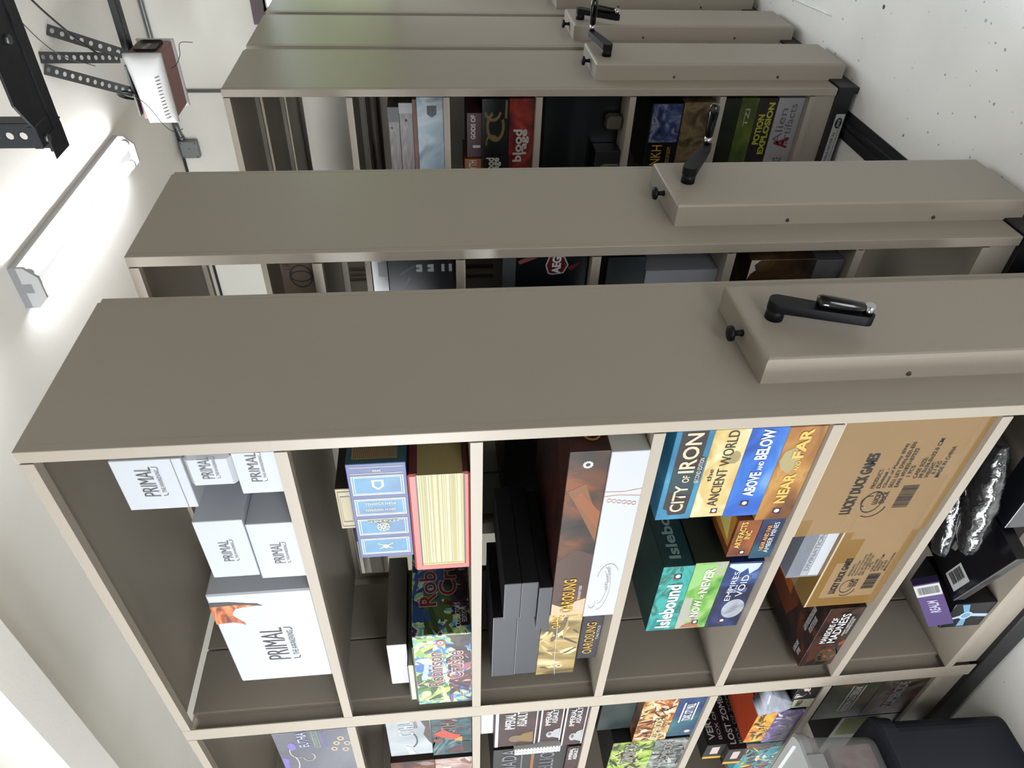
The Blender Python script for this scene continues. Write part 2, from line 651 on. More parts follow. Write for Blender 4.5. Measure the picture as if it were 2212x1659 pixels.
def make_carriage(label):
    r = empty('mobile_shelving_carriage', (0, 0, 0))
    tag(r, label, 'shelving unit', 'mobile shelving carriages on the rail')
    # end panel: a folded sheet with its return along the aisle edge
    bm = bmesh.new()
    bx(bm, 0, W - 0.017, 0, 0.0285, 0.0867, H)
    bevel(bm, 0.0018, 2)
    finish('end_panel', bm, BEIGE, r)
    bm = bmesh.new()
    bx(bm, W - 0.0148, W, 0.001, 0.0285, 0.0867, H - 0.004)
    bevel(bm, 0.0015)
    finish('end_post', bm, BEIGE, r)
    box('panel_fold', 0.0175, 0.019, -0.0006, 0.0, 0.0867, H - 0.002, BEIGE, r)
    for k, (a, b) in enumerate(((0.0305, YBAY), (1.179, YEND - 0.03))):
        for i in range(7):
            bm = bmesh.new()
            sweep(bm, shelf_profile(), a + 0.001, b - 0.001)
            s = finish('canopy' if i == 0 else 'shelf', bm, BEIGE, r)
            s.location = (0, 0, LV[i])
        # kick plates under the lowest shelf
        for x0 in (0.012, W - 0.016):
            box('kick_plate', x0, x0 + 0.004, a, b, 0.0835, LV[6] - 0.012, BEIGE, r)
    # double post between the bays, both faces
    for x0, x1 in ((0.0, 0.004), (W - 0.004, W)):
        bm = bmesh.new()
        bx(bm, x0, x1, YBAY + 0.0005, 1.1785, 0.0867, H)
        bevel(bm, 0.0012)
        finish('post', bm, BEIGE, r)
    # divider between the bays: two pressed sheets with a seam, standing back from the posts
    for x0, x1 in ((0.046, 0.2385), (0.2425, W - 0.046)):
        bm = bmesh.new()
        bx(bm, x0, x1, 1.1166, 1.1784, 0.09, H - 0.02)
        bevel(bm, 0.004, 2)
        finish('divider_panel', bm, BEIGE, r)
    bm = bmesh.new()
    bx(bm, 0.004, W - 0.004, 1.140, 1.155, 0.09, H - 0.02)
    finish('post_web', bm, BEIGE, r)
    # inner sheets behind the end panel
    for x0, x1 in ((0.046, 0.2385), (0.2425, W - 0.046)):
        box('lining_panel', x0, x1, 0.0287, 0.0297, 0.09, H - 0.02, BEIGE, r)
    box('far_panel', 0, W, YEND - 0.028, YEND, 0.0867, H, BEIGE, r, bv=0.0015)
    # clips that hold the shelf ends to the post
    for i in range(1, 7):
        box('shelf_clip', -0.0012, 0.0, YBAY - 0.0035, YBAY - 0.0005, LV[i] - 0.046, LV[i] - 0.014, plain('worn_edge', 'e6e2d6', 0.4), r)  # clips are paler than the enamel
    # base with its wheels hidden
    b = box('base', -0.004, W + 0.004, -0.006, YEND, 0.017, 0.0835, BLACK, r, bv=0.002)
    for y in (0.22, 1.1, 1.9):
        for x in (0.1, 0.38):
            cyl('wheel', (x, y - 0.012, 0.0182), (x, y + 0.012, 0.0182), 0.018, BLACK, r, 14)
    box('base_skirt', -0.004, W + 0.004, -0.004, 0.02, 0.0, 0.02, BLACK, r)
    # drive housing on the end panel
    bm = bmesh.new()
    x0, x1, y0, z0, z1 = 0.097, 0.3657, -0.0637, 0.03, 1.0492
    bx(bm, x0, x1, y0, 0.0, z0, z1)
    ed = [e for e in bm.edges if (e.verts[0].co.y < -0.05 and e.verts[1].co.y < -0.05)]
    bmesh.ops.bevel(bm, geom=ed, offset=0.012, segments=4, affect='EDGES', profile=0.6)
    finish('drive_housing', bm, BEIGE, r)
    for z in (0.731, 0.303):
        cyl('screw', (x0 - 0.0035, -0.012, z), (x0 + 0.001, -0.012, z), 0.0042, plain('screw_steel', '77736a', 0.35, metal=0.8), r, 10, r1=0.006)
    # locking knob on top of the housing
    bm = bmesh.new()
    prof = [(0.0075, 1.0492), (0.0075, 1.054), (0.0062, 1.055), (0.0062, 1.066), (0.009, 1.069), (0.0165, 1.0715), (0.0178, 1.0755), (0.0165, 1.0805), (0.010, 1.083), (0.001, 1.0838)]
    tube(bm, [(0.2255, -0.034, z) for _, z in prof], [q for q, _ in prof], 20)
    finish('knob', bm, RUBBER, r)
    return r


def copy_tree(o, parent=None):
    c = o.copy()
    COL.objects.link(c)
    if parent:
        c.parent = parent
    for ch in list(o.children):
        copy_tree(ch, c)
    return c


def crank(root, ang, folded, hub=(0.2365, 0.985)):
    """crank on the housing: hub, flat arm, collar and grip (folded along the arm or pulled out)"""
    hx, hz = hub
    d = Vector((math.sin(ang), 0, math.cos(ang)))
    n = Vector((math.cos(ang), 0, -math.sin(ang)))
    L = 0.178
    P = Vector((hx, 0, hz))
    bm = bmesh.new()
    r0, r1 = 0.0205, 0.014
    ya, yb = -0.110, -0.088

    def outline(y):
        vs = []
        for k in range(11):
            t = PI * k / 10
            q = P - d * r0 * math.sin(t) + n * r0 * math.cos(t)
            vs.append(bm.verts.new((q.x, y, q.z)))
        for k in range(7):
            t = PI * k / 6
            q = P + d * (L + r1 * math.sin(t)) - n * r1 * math.cos(t)
            vs.append(bm.verts.new((q.x, y, q.z)))
        return vs
    a, b = outline(ya), outline(yb)
    bm.faces.new(a)
    bm.faces.new(b[::-1])
    for k in range(len(a)):
        bm.faces.new((a[k], a[(k + 1) % len(a)], b[(k + 1) % len(a)], b[k]))
    arm = finish('crank', bm, RUBBER, root)
    hb = cyl('hub', (P.x, -0.089, P.z), (P.x, -0.0632, P.z), 0.0195, RUBBER, arm, 20)
    T = P + d * (L - 0.002)
    cl = cyl('collar', (T.x, ya + 0.0005, T.z), (T.x, ya - 0.022, T.z), 0.0105, CHROME, arm, 16)
    bm = bmesh.new()
    ax = (-d if folded else Vector((0, -1, 0)))
    st = Vector((T.x, ya - 0.0125, T.z)) + ax * 0.009
    prof = [(0.0, 0.008), (0.004, 0.0115), (0.03, 0.0128), (0.07, 0.0145), (0.088, 0.0142), (0.094, 0.011), (0.0955, 0.004)]
    tube(bm, [st + ax * q for q, _ in prof], [rr for _, rr in prof], 16)
    finish('grip', bm, plain('gloss_black_grip', '08080a', 0.12), arm)
    return arm


names = ['nearest tall beige metal shelving carriage, both of its bays open to the viewer',
         'second tall beige shelving carriage from the viewer, across the narrow gap from the nearest',
         'third beige shelving carriage from the viewer, with a white sticker on its black base',
         'fourth beige shelving carriage from the viewer, pushed close against the third',
         'farthest beige shelving carriage, its end panel mirroring green from the window']
XC = [0.0, 0.6545, 1.820, 2.345, 2.869]
car0 = make_carriage(names[0])
cars = [car0] + [copy_tree(car0) for _ in range(4)]
for c, x, nm in zip(cars, XC, names):
    c.location = (x, 0, 0)
    c['label'] = nm
crank(cars[0], math.radians(200), True, (0.2370, 0.984))
crank(cars[1], math.radians(122), False, (0.2330, 0.985))
crank(cars[2], math.radians(80), False, (0.190, 0.992))
crank(cars[3], math.radians(217), True, (0.190, 1.008))
crank(cars[4], math.radians(160), True)
# sticker on the third carriage's base
st = box('sticker', -0.0049, -0.0042, 0.10, 0.36, 0.0235, 0.0625, plain('sticker_white', 'dcdcd8', 0.4), cars[2])
fr = (Vector((-0.0049, 0.36, 0.0235)), Vector((0, -1, 0)), Vector((0, 0, 1)), Vector((-1, 0, 0)), 0.26, 0.039)
txt(st, 'AISLE-SAVER by', None, (0.22, 0.46, 0.72, 0.80), INK, frame=fr, bold=0.015, name='sticker_lettering')
txt(st, 'MECHANICAL-ASSIST MOBILE STORAGE', None, (0.22, 0.18, 0.80, 0.34), INK, frame=fr, name='small_lettering')
shapes(st, 'emblem', None, [(0, disc(0.86, 0.5, 0.085, 0.36))], [INK], frame=fr)
shapes(st, 'arrow_print', None, [(0, [(0.05, 0.3), (0.12, 0.75), (0.19, 0.3), (0.12, 0.45)])], [INK], frame=fr)
txt(st, 'SPACE', None, (0.80, 0.36, 0.92, 0.64), WINK, frame=fr, shear=0.3, bold=0.02, name='emblem_lettering')

# rails on the floor under the carriages
RAILM = plain('dark_rail_steel', '33343a', 0.4, metal=0.3, bump=0.3, bscale=25)
for k, (y, lb) in enumerate(((0.150, 'near dark steel floor rail running under the carriages'), (2.0, 'far dark steel floor rail under the back ends of the carriages'))):
    bm = bmesh.new()
    prof = [(-0.055, 0.0), (-0.055, 0.004), (-0.022, 0.007), (-0.02, 0.013), (-0.007, 0.013), (-0.006, 0.008), (0.006, 0.008), (0.007, 0.013), (0.02, 0.013), (0.022, 0.007), (0.055, 0.004), (0.055, 0.0)]
    a = [bm.verts.new((-2.2, y + p, z)) for p, z in prof]
    b = [bm.verts.new((3.4, y + p, z)) for p, z in prof]
    for i in range(len(prof)):
        bm.faces.new((a[i], a[(i + 1) % len(prof)], b[(i + 1) % len(prof)], b[i]))
    bm.faces.new(a)
    bm.faces.new(b[::-1])
    o = finish('floor_rail', bm, RAILM)
    tag(o, lb, 'rail', 'floor rails')

# ------------------------------------------------------------------ ceiling light
LAMPW = plain('lamp_enamel', 'fafbfc', 0.35)
TUBE = plain('lit_tube', 'fbfdff', 0.3, emis=88.0)
fx = empty('fluorescent_light', (2.07, 0.60, ZC))
tag(fx, 'lit two-tube fluorescent ceiling light above the second and third shelving carriages', 'ceiling light')
hl, hw = 0.61, 0.086
bm = bmesh.new()
bx(bm, -hl, hl, -hw, hw, -0.028, 0)
bx(bm, -hl, hl, -0.02, 0.02, -0.06, -0.028)
finish('housing', bm, LAMPW, fx)
for sx in (-1, 1):
    bm = bmesh.new()
    xa, xb = sorted((sx * hl, sx * (hl - 0.014)))
    pl = [(-hw, 0), (-hw, -0.052), (-0.045, -0.092), (0.045, -0.092), (hw, -0.052), (hw, 0)]
    a = [bm.verts.new((xa, p, q)) for p, q in pl]
    b = [bm.verts.new((xb, p, q)) for p, q in pl]
    bm.faces.new(a)
    bm.faces.new(b[::-1])
    for i in range(6):
        bm.faces.new((a[i], a[(i + 1) % 6], b[(i + 1) % 6], b[i]))
    finish('end_cap', bm, LAMPW, fx)
for sy in (-1, 1):
    cyl('tube', (-hl + 0.03, sy * 0.052, -0.056), (hl - 0.03, sy * 0.052, -0.056), 0.0165, TUBE, fx, 14)
    for sx in (-1, 1):
        cyl('lamp_holder', (sx * (hl - 0.031), sy * 0.052, -0.056), (sx * (hl - 0.0145), sy * 0.052, -0.056), 0.018, LAMPW, fx, 12)

# copies of the lamp, added out of view to brighten the room
for lx, ly, lb in ((-2.3, 2.4, 'lit fluorescent ceiling light before the open bays, outside the picture'), (0.5, 0.5, 'lit fluorescent ceiling light above the nearest carriage, outside the picture')):
    f2 = copy_tree(fx)
    f2.location = (lx, ly, ZC)
    f2['label'] = lb
# ------------------------------------------------------------------ perforated angle iron
GALV = plain('galvanised_dark', '6b6e72', 0.45, metal=0.6, bump=0.3, bscale=40)


def perforated(bm, P, Q, wdir, wd, pitch=0.038, hr=0.0085, th=0.0022):
    """strip with round holes from P to Q, wd wide along wdir"""
    P, Q = Vector(P), Vector(Q)
    d = (Q - P)
    L = d.length
    d.normalize()
    wv = Vector(wdir)
    wv = (wv - d * wv.dot(d)).normalized()
    nn = d.cross(wv)
    n = max(1, int(L / pitch))
    pt = L / n
    K = 16
    for s in (0, 1):
        off = nn * (th * (s - 0.5))
        for i in range(n):
            c = P + d * pt * (i + 0.5) + wv * wd / 2 + off
            inn, out = [], []
            for k in range(K):
                a = 2 * PI * k / K
                ca, sa = math.cos(a), math.sin(a)
                m_ = max(abs(ca), abs(sa))
                inn.append(bm.verts.new(c + d * hr * ca + wv * hr * sa))
                out.append(bm.verts.new(c + d * (pt / 2) * ca / m_ + wv * (wd / 2) * sa / m_))
            for k in range(K):
                f = [inn[k], out[k], out[(k + 1) % K], inn[(k + 1) % K]]
                bm.faces.new(f if s else f[::-1])


def angle_iron(name, P, Q, w1, w2, wd, m, parent=None, **kw):
    """one perforated flange along w1, one plain flange along w2"""
    bm = bmesh.new()
    perforated(bm, P, Q, w1, wd, **kw)
    P, Q = Vector(P), Vector(Q)
    d = (Q - P).normalized()
    e = Vector(w2)
    e = (e - d * e.dot(d)).normalized() * wd * 0.7
    t = Vector(w1).normalized() * 0.0012
    vs = [bm.verts.new(p) for p in (P - t, Q - t, Q + e - t, P + e - t, P + t, Q + t, Q + e + t, P + e + t)]
    for q in ((0, 1, 2, 3), (7, 6, 5, 4), (0, 4, 5, 1), (1, 5, 6, 2), (2, 6, 7, 3), (3, 7, 4, 0)):
        bm.faces.new([vs[i] for i in q])
    me = bpy.data.meshes.new(name)
    bm.to_mesh(me)
    bm.free()
    me.materials.append(m)
    o = bpy.data.objects.new(name, me)
    COL.objects.link(o)
    o.parent = parent
    return o


# ------------------------------------------------------------------ door opener
MAROON = plain('opener_maroon', 'b27372', 0.45, vary=0.15)
LENS = plain('white_lens', 'ffffff', 0.4)
op = empty('garage_door_opener', (2.715, 0.26, 2.9))
tag(op, 'white and maroon garage door opener hanging from perforated straps under the ceiling', 'garage door opener')
bm = bmesh.new()
bx(bm, -0.1, 0.1, -0.145, 0.15, 0.0, 0.15)
bevel(bm, 0.006, 2)
finish('housing', bm, MAROON, op)


def lens(sx):
    bm = bmesh.new()
    N, K = 10, 12
    grid = []
    for i in range(N + 1):
        t = i / N
        row = []
        for k in range(K + 1):
            s = k / K
            y = -0.150 + 0.312 * s
            z = -0.008 + (0.168 - 0.035 * s) * t
            bul = 0.016 + 0.024 * math.sin(PI * min(1, t * 1.05)) ** 0.6 * (math.sin(PI * min(1, max(0, s)) ) ** 0.25)
            row.append(bm.verts.new((sx * (0.1 + bul), y, z)))
        grid.append(row)
    back = [[bm.verts.new((sx * 0.1005, v.co.y, v.co.z)) for v in row] for row in grid]
    for i in range(N):
        for k in range(K):
            bm.faces.new((grid[i][k], grid[i][k + 1], grid[i + 1][k + 1], grid[i + 1][k]))
            bm.faces.new((back[i][k], back[i + 1][k], back[i + 1][k + 1], back[i][k + 1]))
    for i in range(N):
        for k in (0, K):
            bm.faces.new((grid[i][k], grid[i + 1][k], back[i + 1][k], back[i][k]))
    for k in range(K):
        for i in (0, N):
            bm.faces.new((grid[i][k], grid[i][k + 1], back[i][k + 1], back[i][k]))
    for f in bm.faces:
        f.smooth = True
    return finish('light_lens', bm, LENS, op, smooth=False)


l1 = lens(-1)
l2 = lens(1)
bm = bmesh.new()
for k in range(13):
    y = -0.055 + k * 0.0155
    tube(bm, [(-0.1235, y - 0.004, 0.012), (-0.1375, y, 0.026), (-0.1405, y + 0.003, 0.038)], 0.0018, 5)
finish('vent_slots', bm, plain('slot_grey', '77746e', 0.6), op)
lb = box('label_plate', -0.07, 0.07, -0.1475, -0.1448, 0.025, 0.125, plain('label_black', '1c1a1d', 0.35), op, bv=0.012)
fr = (Vector((-0.07, -0.1475, 0.025)), Vector((1, 0, 0)), Vector((0, 0, 1)), Vector((0, -1, 0)), 0.14, 0.1)
txt(lb, 'LiftMaster', None, (0.14, 0.45, 0.80, 0.72), WINK, frame=fr, bold=0.01, name='label_lettering')
txt(lb, 'PROFESSIONAL', None, (0.16, 0.26, 0.70, 0.36), plain('label_grey', '9c9c9c', 0.5), frame=fr, name='label_lettering')
bm = bmesh.new()
for sx in (-0.024, 0.024):
    bx(bm, sx - 0.012, sx + 0.012, -2.9, -0.10, 0.155, 0.175)
bx(bm, -0.036, 0.036, -2.9, -0.10, 0.175, 0.181)
rail = finish('rail', bm, BLACK, op)
bm = bmesh.new()
tube(bm, [(-0.002 + 0.006 * (k % 2), -0.16 - 0.012 * k, 0.156) for k in range(60)], 0.0055, 6)
finish('chain', bm, plain('chain_steel', '5a5c60', 0.35, metal=0.8), op)
box('bracket', -0.12, 0.06, -0.10, 0.13, 0.153, 0.163, GALV, op, bv=0.002)
hang = [((2.388, -0.026, 3.25), (2.60, 0.13, 3.063), 0.042),
        ((2.258, 0.045, 3.25), (2.60, 0.15, 3.075), 0.042),
        ((2.25, 0.086, 3.25), (2.60, 0.30, 3.07), 0.042)]
for P, Q, wd in hang:
    P2, Q2 = Vector(P) - op.location, Vector(Q) - op.location
    dd = (Q2 - P2).normalized()
    angle_iron('hanging_strap', P2, Q2, dd.cross(Vector((0.88, 0.29, 0.37))), (0.88, 0.29, 0.37), wd, GALV, op, pitch=0.036, hr=0.0098)
wire_m = plain('thin_dark_wire', '2a2421', 0.5)
ol = op.location
bm = bmesh.new()
tube(bm, [Vector(p) for p in curve_pts([(0.0, -0.05, 0.0), (0.02, -0.06, -0.02), (0.03, -0.10, -0.045), (0.06, -0.145, -0.05), (0.09, -0.14, -0.1)], 8)], 0.0016, 6)
finish('antenna_wire', bm, wire_m, op)
bm = bmesh.new()
for k in range(4):
    tube(bm, [Vector((-0.09 + 0.05 * math.cos(t) - 0.005 * k, 0.04 + 0.035 * math.cos(t), 0.19 + (0.03 + 0.004 * k) * math.sin(t))) for t in [2 * PI * i / 20 for i in range(20)]], 0.0028, 6)
finish('cable_coil', bm, plain('black_cable', '121214', 0.5), op)
bm = bmesh.new()
tube(bm, curve_pts([(-0.1, 0.02, 0.2), (-0.16, 0.06, 0.10), (-0.165, 0.15, 0.05), (-0.13, 0.20, 0.02), (-0.12, 0.19, -0.02)], 8), 0.0016, 6)
finish('loose_wire', bm, wire_m, op)

# cables that run along the ceiling to the opener
for lbl, pts, r in (('black cable sagging along the ceiling to the door opener', [(2.05, -0.55, 3.24), (2.20, -0.25, 3.20), (2.38, -0.04, 3.16), (2.50, 0.08, 3.12)], 0.0042),
                    ('thin black wire looping under the ceiling beside the thick cable', [(1.95, -0.5, 3.243), (2.02, -0.25, 3.19), (2.2, -0.02, 3.16), (2.46, 0.12, 3.13)], 0.0018)):
    bm = bmesh.new()
    tube(bm, curve_pts(pts, 10), r, 8)
    o = finish('cable', bm, plain('black_cable', '121214', 0.5))
    tag(o, lbl, 'cable')

# ------------------------------------------------------------------ overhead door track end, close to the camera
TRK = plain('weathered_track_steel', '2c2e35', 0.42, metal=0.35, bump=0.5, bscale=22, vary=0.4)
tr = empty('door_track', (0.23, -0.8, 2.30))
tag(tr, 'dark steel overhead door track end with its perforated hanger, nearest the camera', 'door track')
bm = bmesh.new()
pl = [(-0.060, -1.9), (0.018, -1.9), (0.018, 0.36), (0.004, 0.30), (-0.024, 0.262), (-0.060, 0.262)]
pl = [(-0.060, -1.9), (0.022, -1.9), (0.022, 0.33), (-0.010, 0.33), (-0.060, 0.258)]
a = [bm.verts.new((p, q, 0)) for p, q in pl]
b = [bm.verts.new((p, q, 0.004)) for p, q in pl]
bm.faces.new(a)
bm.faces.new(b[::-1])
for i in range(len(pl)):
    bm.faces.new((a[i], a[(i + 1) % len(pl)], b[(i + 1) % len(pl)], b[i]))
finish('track_plate', bm, TRK, tr)
box('track_flange', 0.022, 0.026, -1.9, 0.361, -0.002, 0.016, TRK, tr)
box('track_lip', 0.026, 0.05, -1.9, 0.361, -0.002, 0.002, TRK, tr)
angle_iron('hanger', (0.03, 0.318, 0.0), (0.03, 0.318, 0.95), (0, 1, 0), (1, 0, 0), 0.040, TRK, tr, pitch=0.021, hr=0.0062)
box('splice_plate', -0.03, 0.02, 0.30, 0.335, -0.001, 0.012, TRK, tr, bv=0.001)
for y in (0.18, 0.325):
    cyl('bolt', (-0.01, y, -0.006), (-0.01, y, 0.0), 0.007, plain('bolt_steel', '85878c', 0.4, metal=0.8), tr, 6)
box('track_foot', -0.005, 0.05, 0.322, 0.362, -0.0025, -0.0015, TRK, tr)

# ------------------------------------------------------------------ junction box and conduit on the right wall
jb = empty('junction_box', (XR, 0.948, 3.185))
tag(jb, 'square grey metal junction box with conduit on the right wall under the ceiling', 'junction box')
JB = plain('conduit_grey', 'a9adae', 0.4, metal=0.5)
bm = bmesh.new()
bx(bm, -0.045, -0.0005, -0.054, 0.054, -0.054, 0.054)
bevel(bm, 0.008, 2)
finish('cover', bm, JB, jb)
bm = bmesh.new()
tube(bm, [(-0.0455, 0, 0), (-0.048, 0, 0)], 0.009, 14)
finish('knockout', bm, JB, jb)
for dy in (-0.042, 0.042):
    for dz in (-0.042, 0.042):
        cyl('screw', (-0.048, dy, dz), (-0.044, dy, dz), 0.004, plain('screw_dark', '3b3c3e', 0.5), jb, 8)
bm = bmesh.new()
tube(bm, curve_pts([(-0.02, -0.05, 0.03), (-0.02, -0.15, 0.045), (-0.02, -0.30, 0.05), (-0.02, -2.0, 0.05)], 6), 0.011, 10)
finish('conduit', bm, JB, jb)
bm = bmesh.new()
tube(bm, [(-0.012, -0.345, 0.02), (-0.012, -0.345, -1.2)], 0.009, 10)
finish('drop_conduit', bm, JB, jb)
cyl('coupling', (-0.02, -0.054, 0.03), (-0.02, -0.075, 0.033), 0.015, JB, jb, 12)
# scuffs left on the ceiling paint
bm = bmesh.new()
cx_, cy_ = 0.72, 1.05
for k in range(40):
    a0, a1 = 2 * PI * k / 40, 2 * PI * (k + 1) / 40
    q = [(cx_ + 0.085 * rr * math.cos(t), cy_ + 0.085 * rr * math.sin(t)) for rr in (1.0, 0.965) for t in (a0, a1)]
    vs = [bm.verts.new((p[0], p[1], ZC - 0.0006)) for p in (q[0], q[1], q[3], q[2])]
    bm.faces.new(vs)
for px, py, rr in ((0.70, 1.02, 0.004), (0.72, 1.055, 0.003), (0.74, 1.08, 0.003), (0.67, 1.14, 0.004), (0.745, 1.0, 0.004)):
    bm.faces.new([bm.verts.new((px + rr * math.cos(2 * PI * k / 10), py + rr * math.sin(2 * PI * k / 10), ZC - 0.0007)) for k in range(10)])
struct(finish('trim_5', bm, plain('ceiling_scuff', 'bdb8aa', 0.7)))

# ================================================================== the near carriage, first bay
ART = lambda nm, cols, **k: art(nm, cols, **k)
T1, T2, T3, T4, T5, T6 = (S[i] + 0.0003 for i in range(1, 7))
PR = 'white boxes on the top shelf'


def primal(o, rect=(0.30, 0.28, 0.70, 0.62), bold=-0.012):
    u0, v0, u1, v1 = rect
    hv = v1 - v0
    t = txt(o, 'PRIMAL', 'front', (u0, v0 + 0.36 * hv, u1, v1), INK, bold=bold, shear=0.08)
    txt(o, 'THE AWAKENING', 'front', (u0 + 0.12 * (u1 - u0), v0 + 0.06 * hv, u1 - 0.10 * (u1 - u0), v0 + 0.24 * hv), plain('ink_grey', '55555a', 0.5), name='subtitle_lettering')
    wu = (u1 - u0)
    shapes(o, 'rule', 'front', stroke_polys([(u0, v0 + 0.26 * hv), (u0 + 0.02 * wu, v0 + 0.08 * hv), (u0 + 0.10 * wu, v0 + 0.05 * hv)], 0.008, 0.012), INK)
    shapes(o, 'rule', 'front', stroke_polys([(u1, v0 + 0.30 * hv), (u1 - 0.01 * wu, v0 + 0.10 * hv), (u1 - 0.08 * wu, v0 + 0.06 * hv)], 0.008, 0.012), INK)


o = game_box('game_box', 'largest white box on the top shelf, with an orange dragon wing printed on it', 'board game box', PR, 0.008, 0.487, 0.882, T1, 2.243, 0.30, WHITE, bv=0.004)
primal(o, (0.25, 0.27, 0.62, 0.62))
wing = ART('wing_print', ['3a2a30', '8c3a22', 'd8652e', 'e9a55c', 'f3d7a6'], scale=9, dist=2.0, stretch=(1, 1, 3))
shapes(o, 'dragon_wing_print', 'front', [(0, [(0.70, 0.999), (0.885, 0.999), (0.93, 0.985), (0.925, 0.80), (0.905, 0.66), (0.893, 0.545), (0.868, 0.50), (0.872, 0.56), (0.865, 0.68), (0.85, 0.765), (0.82, 0.80), (0.79, 0.815), (0.765, 0.80), (0.735, 0.765), (0.70, 0.725), (0.675, 0.72), (0.70, 0.77), (0.712, 0.84), (0.708, 0.92)])], [wing])
shapes(o, 'wing_rib_print', 'front', [(0, [(0.885, 0.999), (0.93, 0.985), (0.925, 0.80), (0.905, 0.66), (0.893, 0.545), (0.868, 0.50), (0.885, 0.62), (0.893, 0.74), (0.888, 0.88)])], [plain('wing_dark', '33262c', 0.4)], lift=0.0007)
o = game_box('game_box', 'white box at the bottom of the middle pair on the top shelf', 'board game box', PR, 0.008, 0.245, 0.434, T1, 2.1065, 0.30, WHITE)
primal(o, (0.28, 0.25, 0.66, 0.62))
o = game_box('game_box', 'white box lying on another in the middle pair, beside the largest white box', 'board game box', PR, 0.003, 0.222, 0.413, 2.107, 2.204, 0.30, WHITE)
primal(o, (0.30, 0.30, 0.67, 0.64))
o = game_box('game_box', 'white box under two others beside the end post on the top shelf', 'board game box', PR, 0.006, 0.034, 0.148, T1, 2.089, 0.19, WHITE)
primal(o, (0.30, 0.30, 1.0, 0.70))
o = game_box('game_box', 'white box with round top edge between two others on the top shelf', 'board game box', PR, 0.001, 0.034, 0.119, 2.0895, 2.176, 0.24, WHITE, bv=0.008)
primal(o, (0.30, 0.30, 1.0, 0.70))
shapes(o, 'sticker', 'top', [(0, rc(0.10, 0.02, 0.9, 0.10))], [CREAM])
o = game_box('game_box', 'topmost white box of the stack beside the end post, nearest the ceiling', 'board game box', PR, 0.0, 0.034, 0.172, 2.1765, 2.303, 0.30, WHITE)
shapes(o, 'lid_edge', 'front', [(0, rc(0, 0.135, 1, 0.148))], [plain('edge_grey', '8d8d86', 0.7)])
primal(o, (0.28, 0.34, 0.86, 0.70))

# ---- second shelf
CRU = ART('jungle_print', ['20283f', '2f64a8', '5aa0d8', 'a9cf5c', 'e7eecb', '5b3a6a', '33202c'], scale=16, dist=2.5, lo=0.28, hi=0.72)
o = game_box('game_box', 'bright jungle-painted box with dark red lettering on the second shelf', 'board game box', 'boxes on the second shelf', 0.008, 0.725, 1.092, T2, 1.797, 0.37, CRU, side=CRU)
SKY, LEAF, DUSK, DARK = ['2b6cb8', '3f86cc', '79b8e8', 'b8dcf0', 'e4eef0'], ['8fb84c', 'c6d26a', 'dde6a8', '5c8a3c', '3c5a2c'], ['7a5a9a', 'b0607a', '5b3a34', 'd8a8a0', '8a4a3a', '3d2340'], ['2c1d22', '3d2340', '241a20', '4a3a30']
for n_, cl, rr, sd in ((26, SKY, (0.38, 0.45, 0.99, 0.99), 5), (20, LEAF, (0.01, 0.40, 0.50, 0.99), 6), (18, LEAF, (0.62, 0.45, 0.99, 0.99), 7), (34, DUSK, (0.01, 0.01, 0.72, 0.42), 8), (16, DARK, (0.60, 0.01, 0.99, 0.45), 9)):
    blotches(o, 'front', n_, cl, sd, rect=rr, smin=0.05, smax=0.2)
MR = plain('dark_red_ink', '7c1f22', 0.4)
txt(o, 'Robinson', 'front', (0.28, 0.50, 0.78, 0.80), MR, outline=(WINK, 0.03), bold=0.012)
txt(o, 'Crusoe', 'front', (0.38, 0.14, 0.78, 0.46), MR, outline=(WINK, 0.03), bold=0.012)
txt(o, "COLLECTOR'S\nEDITION", 'front', (0.05, 0.05, 0.20, 0.22), WINK, name='edition_lettering')
shapes(o, 'badge', 'front', [(0, disc(0.90, 0.53, 0.035, 0.085)), (1, disc(0.90, 0.53, 0.02, 0.05)), (2, disc(0.90, 0.53, 0.008, 0.02))], [plain('badge_red', 'd9503c', 0.4), WINK, INK], lift=0.0013)
for n_, cl, rr, sd in ((26, ['20365e', '2c4a80', '3c5a86'], (0.10, 0.45, 0.99, 0.99), 15), (20, ['4c6330', '55603a', '34482a'], (0.01, 0.30, 0.40, 0.8), 16), (34, ['3a2a48', '4a2a2a', '6a3f3a', '231a2a', '4a3a60'], (0.2, 0.01, 0.99, 0.45), 18), (14, ['1a1418', '241a20'], (0.05, 0.01, 0.5, 0.35), 19)):  # side art repeated in darker colours, shade painted in
    blotches(o, 'side', n_, cl, sd, rect=rr, smin=0.05, smax=0.2)
txt(o, 'Robinson', 'side', (0.22, 0.56, 0.90, 0.88), MR, outline=(plain('ink_light', 'b9b2b2', 0.5), 0.03), bold=0.012)
txt(o, 'Crusoe', 'side', (0.30, 0.20, 0.86, 0.54), MR, outline=(plain('ink_light', 'b9b2b2', 0.5), 0.03), bold=0.012)
txt(o, "COLLECTOR'S\nEDITION", 'side', (0.05, 0.06, 0.24, 0.26), WINK, name='edition_lettering')
